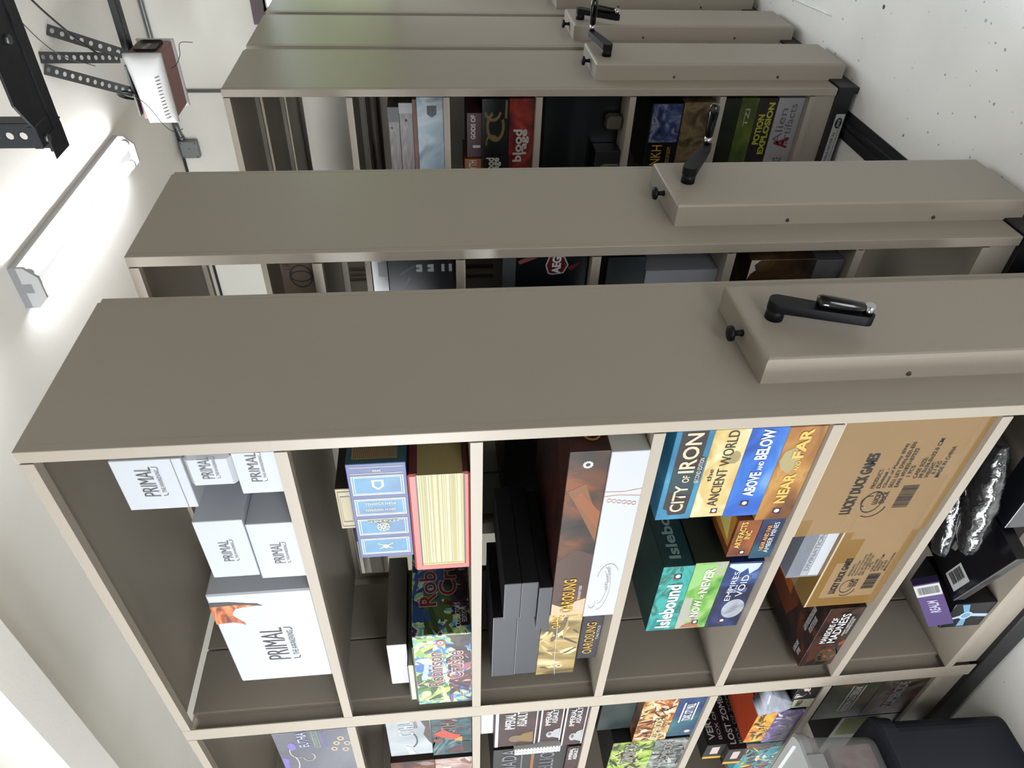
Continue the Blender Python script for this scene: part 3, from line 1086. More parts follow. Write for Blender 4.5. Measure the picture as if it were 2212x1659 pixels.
# booklets lying on it
y0, y1 = 0.885, 1.082
tag(box('booklet', 0.012, 0.29, y0 - 0.10, y1, 1.7973, 1.8005, plain('booklet_cover', '3a3a38', 0.4)), 'thin dark booklet lying directly on the jungle-painted box', 'booklet', 'booklets on the jungle box')
bk = empty('hardback_book', (0.016, 0.985, 1.8008))
tag(bk, 'slim hardback book with pale page edges lying on the jungle-painted box', 'book')
box('cover', 0.0, 0.29, -0.10, 0.098, 0.0, 0.0022, plain('book_cover', '2b2926', 0.4), bk)
box('page_block', 0.003, 0.285, -0.098, 0.096, 0.0022, 0.0155, plain('page_edges', 'd8d4c4', 0.8), bk)
box('cover', 0.0, 0.29, -0.10, 0.098, 0.0155, 0.0177, plain('book_cover', '2b2926', 0.4), bk)
o = game_box('card_box', 'flat plain white box lying on the books on the second shelf', 'box', None, 0.06, 0.85, 1.062, 1.8190, 1.872, 0.28, plain('pale_lilac_card', 'd9d4e2', 0.5), side=plain('grey_card', '8a8278', 0.6))  # side greyed so the white card carries its shade as colour
# big pair of books by the post
BLU = ART('blue_cloth', ['3d4f8c', '455a9a'], scale=30, dist=0.2, rough=0.5)
TEAL = plain('teal_edge', '1d4a52', 0.45)
PAN = ART('panel_teal', ['1f5f9a', '2488b4', '235a94'], scale=7, dist=0.3, rough=0.45)
o = game_box('game_box', 'blue book-shaped box with four gold-framed panels standing on the red book-shaped box', 'board game box', 'book-shaped boxes', 0.015, 0.09, 0.392, 1.7725, 1.889, 0.30, BLU, side=TEAL)
GP = plain('pale_gold_ink', 'e6d6a0', 0.4)
us = [(0.045, 0.225), (0.268, 0.442), (0.482, 0.655), (0.695, 0.885)]
for a, b in us:
    shapes(o, 'panel', 'front', [(1, rc(a, 0.06, b, 0.94)), (0, rc(a + 0.008, 0.075, b - 0.008, 0.925)), (1, rc(a + 0.014, 0.10, b - 0.014, 0.90)), (0, rc(a + 0.018, 0.11, b - 0.018, 0.89))], [PAN, GP])
txt(o, '2020', 'front', (0.925, 0.42, 0.945, 0.56), GP, rot=90, name='year_lettering')
shapes(o, 'rule', 'front', [(0, rc(0.905, 0.06, 0.909, 0.94)), (0, rc(0.965, 0.06, 0.969, 0.94))], [GP])
# crest, names, compass, skull on the four panels
shapes(o, 'crest', 'front', [(0, [(0.845, 0.40), (0.845, 0.60), (0.78, 0.60), (0.745, 0.50), (0.78, 0.40)]), (1, [(0.83, 0.44), (0.83, 0.56), (0.785, 0.56), (0.762, 0.50), (0.785, 0.44)])], [GP, PAN], lift=0.0009)
txt(o, 'RYAN SCHAPALS', 'front', (0.595, 0.24, 0.620, 0.76), GP, rot=90, name='author_lettering')
txt(o, 'ZACH WEISMAN', 'front', (0.530, 0.24, 0.555, 0.76), GP, rot=90, name='author_lettering')
txt(o, 'SEA\nLEGENDS', 'front', (0.375, 0.22, 0.432, 0.78), GP, rot=90, outline=(BLU, 0.02))
shapes(o, 'compass', 'front', ring_polys(0.352, 0.50, 0.045, 0.11, 0.12) + [(0, [(0.352 + 0.055 * math.cos(a), 0.5 + 0.135 * math.sin(a)), (0.352 + 0.01 * math.cos(a + .6), 0.5 + 0.025 * math.sin(a + .6)), (0.352 + 0.01 * math.cos(a - .6), 0.5 + 0.025 * math.sin(a - .6))]) for a in [PI / 4 * k for k in range(8)]], [GP], lift=0.0009)
shapes(o, 'skull_emblem', 'front', [(0, disc(0.13, 0.5, 0.022, 0.055)), (1, disc(0.126, 0.47, 0.006, 0.014)), (1, disc(0.126, 0.53, 0.006, 0.014))] + stroke_polys([(0.105, 0.38), (0.165, 0.64)], 0.008, 0.02) + stroke_polys([(0.105, 0.62), (0.165, 0.36)], 0.008, 0.02), [GP, PAN], lift=0.0009)
shapes(o, 'page_print', 'side', [(0, rc(0.04, 0.14, 0.98, 0.90))] + [(1, rc(0.05, 0.15 + 0.74 * k / 22, 0.98, 0.15 + 0.74 * (k + 0.45) / 22)) for k in range(22)], [plain('page_brown', '8a7550', 0.6), plain('page_line', '5c4a30', 0.6)])
RED = plain('coral_red', 'c8574c', 0.45)
RED_SHADED = plain('deep_red', '5e2320', 0.45)  # coral red darkened for the side: painted shade
o = game_box('game_box', 'red book-shaped box with printed cream page edges under the blue one', 'board game box', 'book-shaped boxes', 0.010, 0.125, 0.447, T2, 1.7717, 0.32, RED, side=RED_SHADED, bv=0.004)
PG = plain('page_cream', 'd9d2a0', 0.6)
shapes(o, 'page_print', 'front', [(2, rc(0.06, 0.085, 1.0, 0.875)), (0, rc(0.075, 0.11, 1.0, 0.85))], [PG, plain('page_shade', 'b0a568', 0.6), plain('inner_brown', '4a2a22', 0.5)])
rs = random.Random(8)
shapes(o, 'page_lines', 'front', [(rs.randrange(2), rc(0.09 + rs.uniform(0, .01), v, 1.0, v + rs.uniform(0.004, 0.010))) for v in [0.115 + 0.73 * k / 48 for k in range(48)]], [plain('page_shade', 'b0a568', 0.6), plain('page_light', 'efeac4', 0.6)], lift=0.0009)
shapes(o, 'head_band', 'front', [(0, rc(0.068, 0.11, 0.085, 0.85))], [GOLD], lift=0.0012)
shapes(o, 'page_print', 'side', [(0, rc(0.0, 0.12, 0.98, 0.84))] + [(1, rc(0, 0.13 + 0.70 * k / 26, 0.98, 0.13 + 0.70 * (k + 0.4) / 26)) for k in range(26)], [plain('page_tan', 'a8975e', 0.6), plain('page_line2', '8a7a48', 0.6)])  # side pages in darker tones than the front, shade painted in
txt(o, 'SEA', 'side', (0.30, 0.34, 0.86, 0.62), plain('ink_olive', '4a4a30', 0.5))
o = game_box('small_box', 'small brown box with a cream ornate label on top of the blue book-shaped box', 'box', None, 0.05, 0.20, 0.33, 1.8895, 1.925, 0.16, plain('label_cream', 'cdbf9c', 0.6), side=plain('dark_brown_card', '2c221e', 0.5))
shapes(o, 'label_border', 'front', ring_polys(0.5, 0.5, 0.46, 0.4, 0.06, n=4, a0=45, a1=405) + [(0, rc(0.06, 0.1, 0.94, 0.13)), (0, rc(0.06, 0.87, 0.94, 0.90)), (0, rc(0.06, 0.1, 0.075, 0.9)), (0, rc(0.925, 0.1, 0.94, 0.9))], [plain('ink_brown', '5a4630', 0.5)])

# ---- third shelf
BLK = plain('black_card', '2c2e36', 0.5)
BLKS = plain('black_card_side', '111217', 0.5)  # darker copy of the black card, shade painted on the sides
GB = 'plain black boxes on the third shelf'
WSK = plain('white_box_print', 'd2d4d9', 0.5)
o = game_box('game_box', 'white box with a thin line drawing under the dark fiery box', 'board game box', 'boxes on the third shelf', -0.004, 0.072, 0.668, T3, 1.3685, 0.36, WSK, side=plain('white_side', 'cfcfc8', 0.5))
LG = plain('pencil_grey', 'a8a8a2', 0.6)
LR = plain('pencil_red', 'c98f86', 0.6)


def arc(cu, cv, ru, rv, a0, a1, n=22):
    return [(cu + ru * math.cos(math.radians(a0 + (a1 - a0) * k / n)), cv + rv * math.sin(math.radians(a0 + (a1 - a0) * k / n))) for k in range(n + 1)]


shapes(o, 'line_drawing', 'front', stroke_polys(arc(0.20, 0.62, 0.15, 0.30, 180, 350), 0.004, 0.02) + stroke_polys(arc(0.21, 0.66, 0.12, 0.25, 190, 340), 0.003, 0.015) + stroke_polys(arc(0.27, 0.45, 0.10, 0.32, -60, 80), 0.003, 0.015) + stroke_polys(arc(0.095, 0.80, 0.03, 0.10, 90, 300), 0.003, 0.015) + [q for k in range(9) for q in stroke_polys(arc(0.20 + 0.018 * k, 0.42 + 0.02 * (k % 3), 0.008, 0.04, 0, 300, 8), 0.0025, 0.012)], [LG])
shapes(o, 'line_drawing', 'front', stroke_polys([(0.775, 1.0), (0.78, 0.6), (0.772, 0.0)], 0.003, 0.01) + stroke_polys([(0.80, 1.0), (0.797, 0.5), (0.81, 0.0)], 0.003, 0.01) + [q for k in range(6) for q in stroke_polys(arc(0.752 - 0.004 * k, 0.85 - 0.14 * k, 0.009, 0.06, 0, 360, 10), 0.003, 0.012)], [LR])
OAR = ART('ember_print', ['1a1210', '33241c', '4a2e1e', '6a3a1a', '8a4a1c'], scale=9, dist=1.0, stretch=(1, 1.4, 0.8))
o = game_box('game_box', 'dark fiery box with gold lettering on the white box of the third shelf', 'board game box', 'boxes on the third shelf', 0.0, 0.072, 0.660, 1.3690, 1.452, 0.36, OAR, side=ART('ember_dark', ['140b0a', '3a1612', '5a2016'], scale=10))  # side print and its lettering darkened with painted shade
for q, c in (([(0.50, 0.02), (0.62, 0.02), (0.84, 0.5), (0.80, 0.93), (0.70, 0.6)], 'ochre_print'), ([(0.58, 0.02), (0.68, 0.02), (0.80, 0.60), (0.76, 0.75)], 'orange_print'), ([(0.0, 0.0), (0.12, 0.0), (0.10, 0.3), (0.05, 0.55), (0.09, 0.98), (0.0, 0.98)], 'cream_print')):
    shapes(o, 'artwork', 'front', [(0, q)], [plain(c, {'ochre_print': '84501c', 'orange_print': '96521c', 'cream_print': 'd8bc98'}[c], 0.4)], lift={'ochre_print': 0.0003, 'orange_print': 0.0005, 'cream_print': 0.0004}[c])
shapes(o, 'artwork', 'front', [(0, [(0.12, 0.0), (0.42, 0.0), (0.46, 0.5), (0.38, 0.99), (0.09, 0.98), (0.16, 0.5)])], [plain('smoke_print', '4a2a1c', 0.4)], lift=0.0002)
YG = plain('yellow_gold_ink', 'e3b436', 0.35)
txt(o, 'OAROSUNG', 'front', (0.02, 0.34, 0.265, 0.72), YG, bold=0.01, outline=(plain('gold_shade', '6a4512', 0.4), 0.02))
txt(o, 'LEGENDS OF THE ANCIENT FORGE', 'front', (0.05, 0.17, 0.215, 0.25), WINK, name='subtitle_lettering')
shapes(o, 'publisher_mark', 'front', [(0, [(0.937 + 0.017 * (1.15 if k % 2 else 0.9) * math.cos(2 * PI * k / 24), 0.52 + 0.12 * (1.15 if k % 2 else 0.9) * math.sin(2 * PI * k / 24)) for k in range(24)]), (1, disc(0.937, 0.52, 0.009, 0.062))], [WINK, INK])
txt(o, 'OAROSUNG', 'side', (0.08, 0.15, 0.90, 0.60), plain('gold_dim', 'b88a3a', 0.4))
# the two smaller printed boxes at the left
o = game_box('game_box', 'slim dark box with gold lettering lying under the golden box, third shelf', 'board game box', 'boxes on the third shelf', 0.052, 0.695, 0.985, T3, 1.3465, 0.22, ART('dusk_print', ['1d1a24', '35303c', '4a4450'], scale=8), side=BLKS)
txt(o, 'OAROSUNG', 'front', (0.10, 0.30, 0.66, 0.78), GOLD, bold=0.008)
txt(o, 'TACTICS', 'front', (0.36, 0.10, 0.60, 0.22), WINK, name='subtitle_lettering')
o = game_box('game_box', 'golden cloud-painted box in creased plastic wrap on the slim dark box, third shelf', 'board game box', 'boxes on the third shelf', 0.058, 0.690, 1.073, 1.347, 1.458, 0.26, ART('cloud_gold', ['4a4232', '7c6a44', 'a89058', 'cbae72', 'e6d09a'], scale=6, dist=1.8, stretch=(1, 1.5, 0.7)), side=BLKS)
blotches(o, 'front', 30, ['6a5c3c', '8c7a4c', 'b89c60', 'dcc080', '57503c', 'e8d8a8'], 21, smin=0.04, smax=0.14)
txt(o, 'OAROSUNG', 'front', (0.66, 0.52, 0.99, 0.74), YG, rot=0, bold=0.01)
txt(o, 'FABLES', 'front', (0.80, 0.40, 0.92, 0.47), WINK, name='subtitle_lettering')
shapes(o, 'publisher_mark', 'front', [(0, [(0.12 + 0.026 * (1.15 if k % 2 else 0.9) * math.cos(2 * PI * k / 24), 0.42 + 0.09 * (1.15 if k % 2 else 0.9) * math.sin(2 * PI * k / 24)) for k in range(24)]), (1, disc(0.12, 0.42, 0.014, 0.05))], [plain('ink_cream', 'efe4c0', 0.5), plain('gold_mid', '9a8450', 0.4)])
bm = bmesh.new()
tube(bm, curve_pts([(-0.0012, -0.19, 0.072), (-0.002, -0.05, 0.066), (-0.0015, 0.10, 0.062), (-0.003, 0.19, 0.056)], 8), 0.0009, 5)
finish('wrap_seam', bm, plain('wrap_shine', 'f3efe2', 0.2), o)
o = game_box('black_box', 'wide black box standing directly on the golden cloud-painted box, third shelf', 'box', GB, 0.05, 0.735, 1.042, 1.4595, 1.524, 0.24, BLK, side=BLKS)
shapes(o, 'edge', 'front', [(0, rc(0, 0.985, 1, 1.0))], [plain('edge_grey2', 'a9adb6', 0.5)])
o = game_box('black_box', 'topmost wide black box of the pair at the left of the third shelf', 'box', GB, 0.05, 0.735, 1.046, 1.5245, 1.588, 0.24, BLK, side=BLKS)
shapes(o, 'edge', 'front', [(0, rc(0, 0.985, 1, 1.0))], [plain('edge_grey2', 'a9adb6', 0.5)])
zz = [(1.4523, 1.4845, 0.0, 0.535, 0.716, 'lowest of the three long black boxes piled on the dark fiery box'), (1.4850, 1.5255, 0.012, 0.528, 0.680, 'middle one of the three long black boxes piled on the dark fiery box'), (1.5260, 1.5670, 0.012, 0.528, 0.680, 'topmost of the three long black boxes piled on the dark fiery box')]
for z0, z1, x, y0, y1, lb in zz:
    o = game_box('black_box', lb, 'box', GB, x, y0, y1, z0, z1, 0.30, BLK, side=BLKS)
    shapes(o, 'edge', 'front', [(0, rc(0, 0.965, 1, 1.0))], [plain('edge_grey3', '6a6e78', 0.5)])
o = game_box('game_box', 'black box with grey lettering standing at the back of the third shelf', 'board game box', 'boxes on the third shelf', 0.38, 0.05, 0.40, T3, 1.56, 0.09, plain('soot_card', '0d0d10', 0.5), side=plain('soot_card', '0d0d10', 0.5))
txt(o, 'QUEST', 'front', (0.52, 0.40, 0.96, 0.62), plain('grey_ink', '7d8084', 0.5))

# ---- fourth shelf: two stacks
RR = 'illustrated boxes on the fourth shelf'


def pub(o, face, u, v, s, asp):
    """small black and red publisher stamp"""
    shapes(o, 'publisher_mark', face, [(0, [(u - s, v - s * asp), (u + s, v - s * asp * 0.85), (u + s * 0.95, v + s * asp), (u - s * 0.9, v + s * asp * 0.9)]), (1, [(u - s * 1.1, v - s * asp * 0.2), (u - s * 0.5, v + s * asp), (u - s * 1.0, v + s * asp * 1.1)]), (2, disc(u + s * 0.1, v, s * 0.65, s * 0.6 * asp, 9))], [INK, plain('stamp_red', 'c2332c', 0.4), WINK])


dep = 0.296
o = game_box('game_box', 'orange and brown box with yellow lettering at the bottom of the right stack', 'board game box', RR, 0.0107, 0.042, 0.338, T4, 1.0035, dep, ART('desert_print', ['6e4426', '9a6534', 'b9803e', 'cf9c52', '8a5030'], scale=6, dist=1.0, stretch=(1, 1, 2)))
shapes(o, 'artwork', 'front', [(0, [(0.53, 0.62), (0.58, 0.85), (0.66, 0.97), (0.76, 0.90), (0.80, 0.66), (0.74, 0.48), (0.66, 0.40), (0.59, 0.44)])], [plain('mist', 'b8a878', 0.4)], lift=0.0003)
YL = plain('yellow_ink', 'f0c766', 0.4)
txt(o, 'NEAR', 'front', (0.20, 0.34, 0.53, 0.66), YL, bold=0.035)
txt(o, 'AND', 'front', (0.56, 0.36, 0.66, 0.50), YL, bold=0.03, name='title_word')
txt(o, 'FAR', 'front', (0.69, 0.36, 0.985, 0.68), YL, bold=0.035)
pub(o, 'front', 0.105, 0.46, 0.034, 3.8)
o = game_box('game_box', 'bright blue box with white lettering, second from the bottom of the right stack', 'board game box', RR, 0.0107, 0.040, 0.318, 1.004, 1.0835, dep, ART('sky_print', ['1f4fa8', '2f68c8', '3f7fdc', '8ab4ea'], scale=6, dist=1.0, stretch=(1, 1, 2)))
txt(o, 'ABOVE', 'front', (0.25, 0.34, 0.53, 0.66), WINK, bold=0.035)
txt(o, 'AND', 'front', (0.55, 0.38, 0.65, 0.52), WINK, bold=0.03, name='title_word')
txt(o, 'BELOW', 'front', (0.67, 0.36, 0.99, 0.70), WINK, bold=0.035)
pub(o, 'front', 0.16, 0.50, 0.034, 3.6)
o = game_box('game_box', 'cream cloud-patterned box with thin black lettering, third from the bottom of the right stack', 'board game box', RR, 0.0107, 0.040, 0.314, 1.084, 1.1595, dep, ART('parchment_print', ['c9a55c', 'e0c27c', 'ecd9a2', 'f4ead0'], scale=8, dist=1.5, stretch=(1, 1, 1.8)))
txt(o, 'the', 'front', (0.44, 0.72, 0.58, 0.86), INK, name='title_word')
txt(o, 'ANCIENT WORLD', 'front', (0.14, 0.32, 0.99, 0.62), INK, bold=-0.004)
pub(o, 'front', 0.075, 0.33, 0.030, 3.6)
shapes(o, 'artwork', 'front', [(0, disc(0.70, 0.24, 0.07, 0.17, 9))], [plain('stone_print', 'a8966a', 0.5)], lift=0.0003)
o = game_box('game_box', 'blue box with large cream lettering on a dark banner, top of the right stack', 'board game box', RR, 0.0107, 0.040, 0.316, 1.160, 1.2385, dep, ART('harbour_print', ['2a6f96', '3c8cb4', '5aa8cc'], scale=6))
shapes(o, 'banner', 'front', [(0, [(0.06, 0.30), (0.07, 0.18), (0.30, 0.16), (0.45, 0.16), (0.46, 0.05), (0.72, 0.05), (0.73, 0.16), (1.0, 0.16), (1.0, 0.86), (0.14, 0.86), (0.12, 0.74), (0.06, 0.68)]), (1, [(0.30, 0.18), (0.60, 0.18), (0.62, 0.84), (0.34, 0.84)])], [plain('banner_brown', '2b2420', 0.45), plain('banner_teal', '1d4048', 0.45)], lift=0.0003)
CO = plain('cream_orange_ink', 'efd9b8', 0.4)
txt(o, 'CITY', 'front', (0.10, 0.30, 0.42, 0.68), CO, bold=0.02)
txt(o, 'OF', 'front', (0.45, 0.34, 0.53, 0.54), CO, bold=0.02, name='title_word')
txt(o, 'IRON', 'front', (0.56, 0.28, 0.985, 0.72), CO, bold=0.02)
txt(o, 'SECOND EDITION', 'front', (0.44, 0.08, 0.72, 0.20), WINK, name='edition_lettering')
o = game_box('game_box', 'dark blue expansion box with orange and white lettering between the two stacks', 'board game box', RR, 0.0145, 0.3405, 0.492, T4, 0.977, 0.22, ART('mine_print', ['161a33', '22305a', '1c5a72', '2c2444'], scale=9))
txt(o, 'NEAR AND FAR', 'front', (0.22, 0.52, 0.86, 0.72), plain('orange_ink', 'f0a046', 0.4), bold=0.03)
txt(o, 'AMBER MINES', 'front', (0.16, 0.24, 0.92, 0.46), WINK)
o = game_box('game_box', 'small brown box with yellow lettering lying on the dark blue expansion box', 'board game box', RR, 0.016, 0.345, 0.482, 0.9775, 1.034, 0.20, ART('rust_print', ['5c3018', '8a4a22', 'a85c28'], scale=8))
txt(o, 'ARTIFACTS\nINC', 'front', (0.26, 0.30, 0.98, 0.86), plain('yellow_ink', 'f0c766', 0.4), bold=0.025)
pub(o, 'front', 0.12, 0.40, 0.06, 2.2)
shapes(o, 'artwork', 'top', [(0, rc(0.2, 0.05, 0.95, 0.9)), (1, [(0.3, 0.1), (0.9, 0.2), (0.8, 0.8), (0.5, 0.7)])], [plain('ochre', 'c98f3a', 0.4), plain('straw', 'e6d47a', 0.4)])
o = game_box('game_box', 'dark starry box with a pale planet at the bottom of the left stack', 'board game box', RR, 0.024, 0.521, 0.817, T4, 1.014, dep, ART('space_print', ['0e1230', '1a2450', '2f4f94', '6a8cc8'], scale=5, dist=0.8, lo=0.35))
shapes(o, 'planet', 'front', [(0, disc(0.30, 0.36, 0.15, 0.33, 36))], [ART('planet_print', ['7f8590', 'b7bcc4', 'dfe2e6'], scale=14, dist=1)])
shapes(o, 'cloud', 'front', [(0, [(0.95, 0.95), (0.86, 0.55), (0.92, 0.40), (0.83, 0.30), (0.90, 0.10), (0.98, 0.05), (0.99, 0.95)])], [plain('cloud_white', 'cfdcf0', 0.5)], lift=0.0003)
txt(o, 'II', 'front', (0.56, 0.18, 0.80, 0.78), plain('ghost_blue', '55648e', 0.4), name='numeral', lift=0.0009)
txt(o, 'EMPIRES', 'front', (0.44, 0.58, 0.88, 0.74), WINK)
txt(o, 'OF THE', 'front', (0.56, 0.49, 0.68, 0.55), WINK, name='title_word')
txt(o, 'VOID', 'front', (0.50, 0.26, 0.82, 0.46), WINK)
pub(o, 'front', 0.11, 0.55, 0.032, 3.2)
o = game_box('game_box', 'green meadow box with cream lettering in the middle of the left stack', 'board game box', RR, 0.024, 0.513, 0.812, 1.0145, 1.099, dep, ART('meadow_print', ['3f7a34', '6fb04a', '9cc86c', 'b9b7a6', '7f7a70'], scale=6, dist=1.2), side=plain('moss_dark', '1c2a14', 0.5))  # near-black green side has its shade painted in
shapes(o, 'artwork', 'front', [(1, rc(0.01, 0.72, 0.5, 0.99)), (0, [(0.01, 0.2), (0.12, 0.45), (0.06, 0.8), (0.02, 0.85)]), (2, [(0.6, 0.99), (0.98, 0.99), (0.98, 0.3), (0.7, 0.6)])], [plain('roof_red', 'a8604e', 0.5), plain('fog_print', 'b4b2a4', 0.5), plain('leaf_light', '96c876', 0.5)], lift=0.0002)
CI = plain('cream_ink', 'eef0d8', 0.4)
txt(o, 'NOW', 'front', (0.20, 0.40, 0.46, 0.66), CI, bold=0.035)
txt(o, 'OR', 'front', (0.48, 0.42, 0.55, 0.54), CI, bold=0.03, name='title_word')
txt(o, 'NEVER', 'front', (0.57, 0.36, 0.93, 0.64), CI, bold=0.035)
pub(o, 'front', 0.10, 0.40, 0.034, 3.2)
o = game_box('game_box', 'turquoise sea-painted box with white lettering on top of the left stack', 'board game box', RR, 0.024, 0.521, 0.812, 1.0995, 1.178, dep, ART('sea_print', ['0f5a5c', '1f8a88', '3fb4ac', '1a6a5c', '7ccfc4'], scale=6, dist=2.0, stretch=(1, 1, 2)), side=ART('deep_sea', ['0a2a2a', '123f3c', '1a4a44'], scale=9))  # side sea art and lettering darkened, shade put into the colours
txt(o, 'Islebound', 'front', (0.05, 0.22, 0.74, 0.72), WINK, bold=0.03)
pub(o, 'front', 0.86, 0.46, 0.040, 3.4)
txt(o, 'Islebound', 'side', (0.08, 0.36, 0.80, 0.74), plain('seafoam_dim', '8fb0a8', 0.5), bold=0.03)

# ---- fifth shelf
KRAFT = plain('kraft_cardboard', '9c7c52', 0.75, bump=0.08, bscale=300, vary=0.08)
KRAFTS = plain('kraft_cardboard_side', '886a42', 0.75, bump=0.08, bscale=300)  # same cardboard made darker: shade painted on the sides
TAPE = plain('parcel_tape', '94713f', 0.2)


def carton_print(o, big=True):
    F = 'front'
    if big:
        txt(o, 'LUCKY DUCK GAMES', F, (0.20, 0.655, 0.735, 0.735), INK, bold=0.03)
        t = [('PRODUCT:', 0.43, 0.60, 0.585), ('Divinus -', 0.43, 0.60, 0.543), ('Chest of Plenty (EN)', 0.43, 0.80, 0.500), ('SKU: LKY DVN-K01-EN', 0.43, 0.81, 0.458), ('EAN: 691835187532', 0.43, 0.76, 0.416), ('1 PCS.', 0.52, 0.62, 0.372), ('CASE SIZE:', 0.50, 0.68, 0.318), ('39.0x36.0x32.0 CM', 0.50, 0.83, 0.278), ('WEIGHT:', 0.50, 0.64, 0.236), ('6.1 KG', 0.53, 0.64, 0.200), ('MADE IN CHINA', 0.50, 0.76, 0.160)]
        for s_, a, b, v in t:
            txt(o, s_, F, (a, v - 0.013, b, v + 0.016), INK, bold=0.01, name='print_line')
        shapes(o, 'logo_outline', F, ring_polys(0.30, 0.53, 0.10, 0.075, 0.10, n=32) + stroke_polys(arc(0.27, 0.51, 0.11, 0.10, 150, 260), 0.006, 0.008) + stroke_polys(arc(0.31, 0.56, 0.05, 0.05, -20, 160), 0.006, 0.008), [INK])
        txt(o, 'LUCKY\nDUCK', F, (0.28, 0.44, 0.40, 0.53), INK, bold=0.02, name='logo_lettering')
        barcode(o, F, (0.235, 0.245, 0.44, 0.36), True, 4)
        for q in (rc(0.0, 0.0, 1.0, 0.085), rc(0.52, 0.085, 0.70, 0.20), rc(0.0, 0.90, 0.16, 1.0)):
            shapes(o, 'tape', F, [(0, q)], [TAPE], lift=0.0002)
        shapes(o, 'torn_edge', F, [(0, rc(0.0, 0.988, 1.0, 1.0))], [plain('tape_glint', 'd8c8a8', 0.3)])  # glint along the top edge painted as a pale strip
        shapes(o, 'crease', F, [(0, rc(0.0, 0.66, 0.34, 0.663)), (0, rc(0.0, 0.575, 0.30, 0.577))], [plain('crease_tan', 'c09a68', 0.6)])
    else:
        txt(o, 'LUCKY DUCK GAMES', F, (0.18, 0.665, 0.66, 0.76), INK, bold=0.03)
        t = [('PRODUCT:', 0.42, 0.58, 0.60), ('Kingdom Rush -', 0.42, 0.64, 0.555), ('Dominion Chest (EN)', 0.42, 0.70, 0.51), ('SKU: LKY KGR-K01-EN', 0.42, 0.71, 0.465), ('EAN: 691835187129', 0.42, 0.68, 0.42), ('1 PCS.', 0.50, 0.60, 0.375), ('CASE SIZE:', 0.46, 0.63, 0.32), ('45.0x32x17 CM', 0.46, 0.68, 0.275), ('WEIGHT:', 0.46, 0.60, 0.23), ('5.82 KG', 0.48, 0.60, 0.185), ('MADE IN CHINA', 0.46, 0.70, 0.135)]
        for s_, a, b, v in t:
            txt(o, s_, F, (a, v - 0.014, b, v + 0.018), INK, bold=0.01, name='print_line')
        shapes(o, 'logo_outline', F, ring_polys(0.27, 0.54, 0.09, 0.09, 0.10, n=32) + stroke_polys(arc(0.24, 0.52, 0.10, 0.12, 150, 260), 0.006, 0.01), [INK])
        txt(o, 'LUCKY\nDUCK', F, (0.26, 0.42, 0.38, 0.53), INK, bold=0.02, name='logo_lettering')
        barcode(o, F, (0.22, 0.15, 0.43, 0.32), True, 9)
        for q in (rc(0.0, 0.0, 1.0, 0.10), rc(0.0, 0.86, 1.0, 1.0), rc(0.60, 0.66, 0.9, 0.86), rc(0.0, 0.10, 0.12, 0.86)):
            shapes(o, 'tape', F, [(0, q)], [TAPE], lift=0.0002)
        shapes(o, 'tape', 'top', [(0, rc(0.0, 0.0, 1.0, 0.16))], [TAPE], lift=0.0002)
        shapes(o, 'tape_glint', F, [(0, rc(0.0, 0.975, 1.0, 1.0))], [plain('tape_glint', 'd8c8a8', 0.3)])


o = game_box('shipping_carton', 'large brown shipping carton filling the fifth shelf beside the end post', 'carton', 'brown shipping cartons', 0.012, 0.034, 0.412, T5, 0.891, 0.36, KRAFT, side=KRAFTS, bv=0.003)
carton_print(o, True)
o = game_box('shipping_carton', 'smaller brown shipping carton with shiny tape left of the large one', 'carton', 'brown shipping cartons', 0.020, 0.417, 0.742, T5, 0.757, 0.40, KRAFT, side=KRAFTS, top=KRAFT, bv=0.003)
carton_print(o, False)
o = game_box('game_box', 'dark blue box with a white lower band, wrapped in clear film on the smaller carton', 'board game box', None, 0.03, 0.42, 0.605, 0.7575, 0.842, 0.30, ART('night_print', ['0b0f24', '141c3c', '1f3064', '2a3f7a'], scale=9, dist=2))
shapes(o, 'band', 'front', [(0, rc(0, 0, 1, 0.34)), (1, rc(0, 0.36, 1, 0.58))], [plain('band_white', 'e8eaf0', 0.4), plain('band_silver', 'b9bcc6', 0.35)], lift=0.0003)
txt(o, 'DIVINATION', 'front', (0.12, 0.40, 0.95, 0.55), plain('ink_navy', '22263c', 0.5), bold=0.02)
film = clearish('clear_film', 'f0f4f8', 0.72, 0.12)
bm = bmesh.new()
bx(bm, -0.0025, 0.30, -0.096, 0.096, 0.0005, 0.0865)
bevel(bm, 0.001)
finish('clear_wrap', bm, film, o)
MOM = ART('mansion_print', ['0d0a0a', '1c1211', '34201a', '54301e', '242024'], scale=8, dist=1.6)
o = game_box('game_box', 'dark fire-painted box with ornate white lettering at the left of the fifth shelf', 'board game box', None, 0.026, 0.775, 1.088, T5, 0.664, 0.40, MOM, side=MOM, top=ART('mansion_top', ['0c0a0a', '1c1416', '3c2018', '6e3418'], scale=7, dist=1.8))
blotches(o, 'front', 26, ['6a3020', 'a0442a', '2a1d1a', '4c4028', '141011', '4a2a22'], 31, rect=(0.01, 0.01, 0.45, 0.6), smin=0.05, smax=0.18)
txt(o, 'MANSIONS OF', 'front', (0.42, 0.60, 0.86, 0.80), WINK, bold=0.01, outline=(plain('ink_grey2', '4a4448', 0.5), 0.03))
txt(o, 'MADNESS', 'front', (0.42, 0.32, 0.92, 0.58), WINK, bold=0.01, outline=(plain('ink_grey2', '4a4448', 0.5), 0.03))
txt(o, 'HORRIFIC INVESTIGATIONS\nIN HAUNTED PLACES', 'front', (0.54, 0.12, 0.86, 0.26), WINK, name='subtitle_lettering')
txt(o, 'A GAME OF INVESTIGATION AND DANGER\nFOR ONE TO FIVE PLAYERS', 'top', (0.42, 0.05, 0.78, 0.14), WINK, name='subtitle_lettering', shear=0.2)
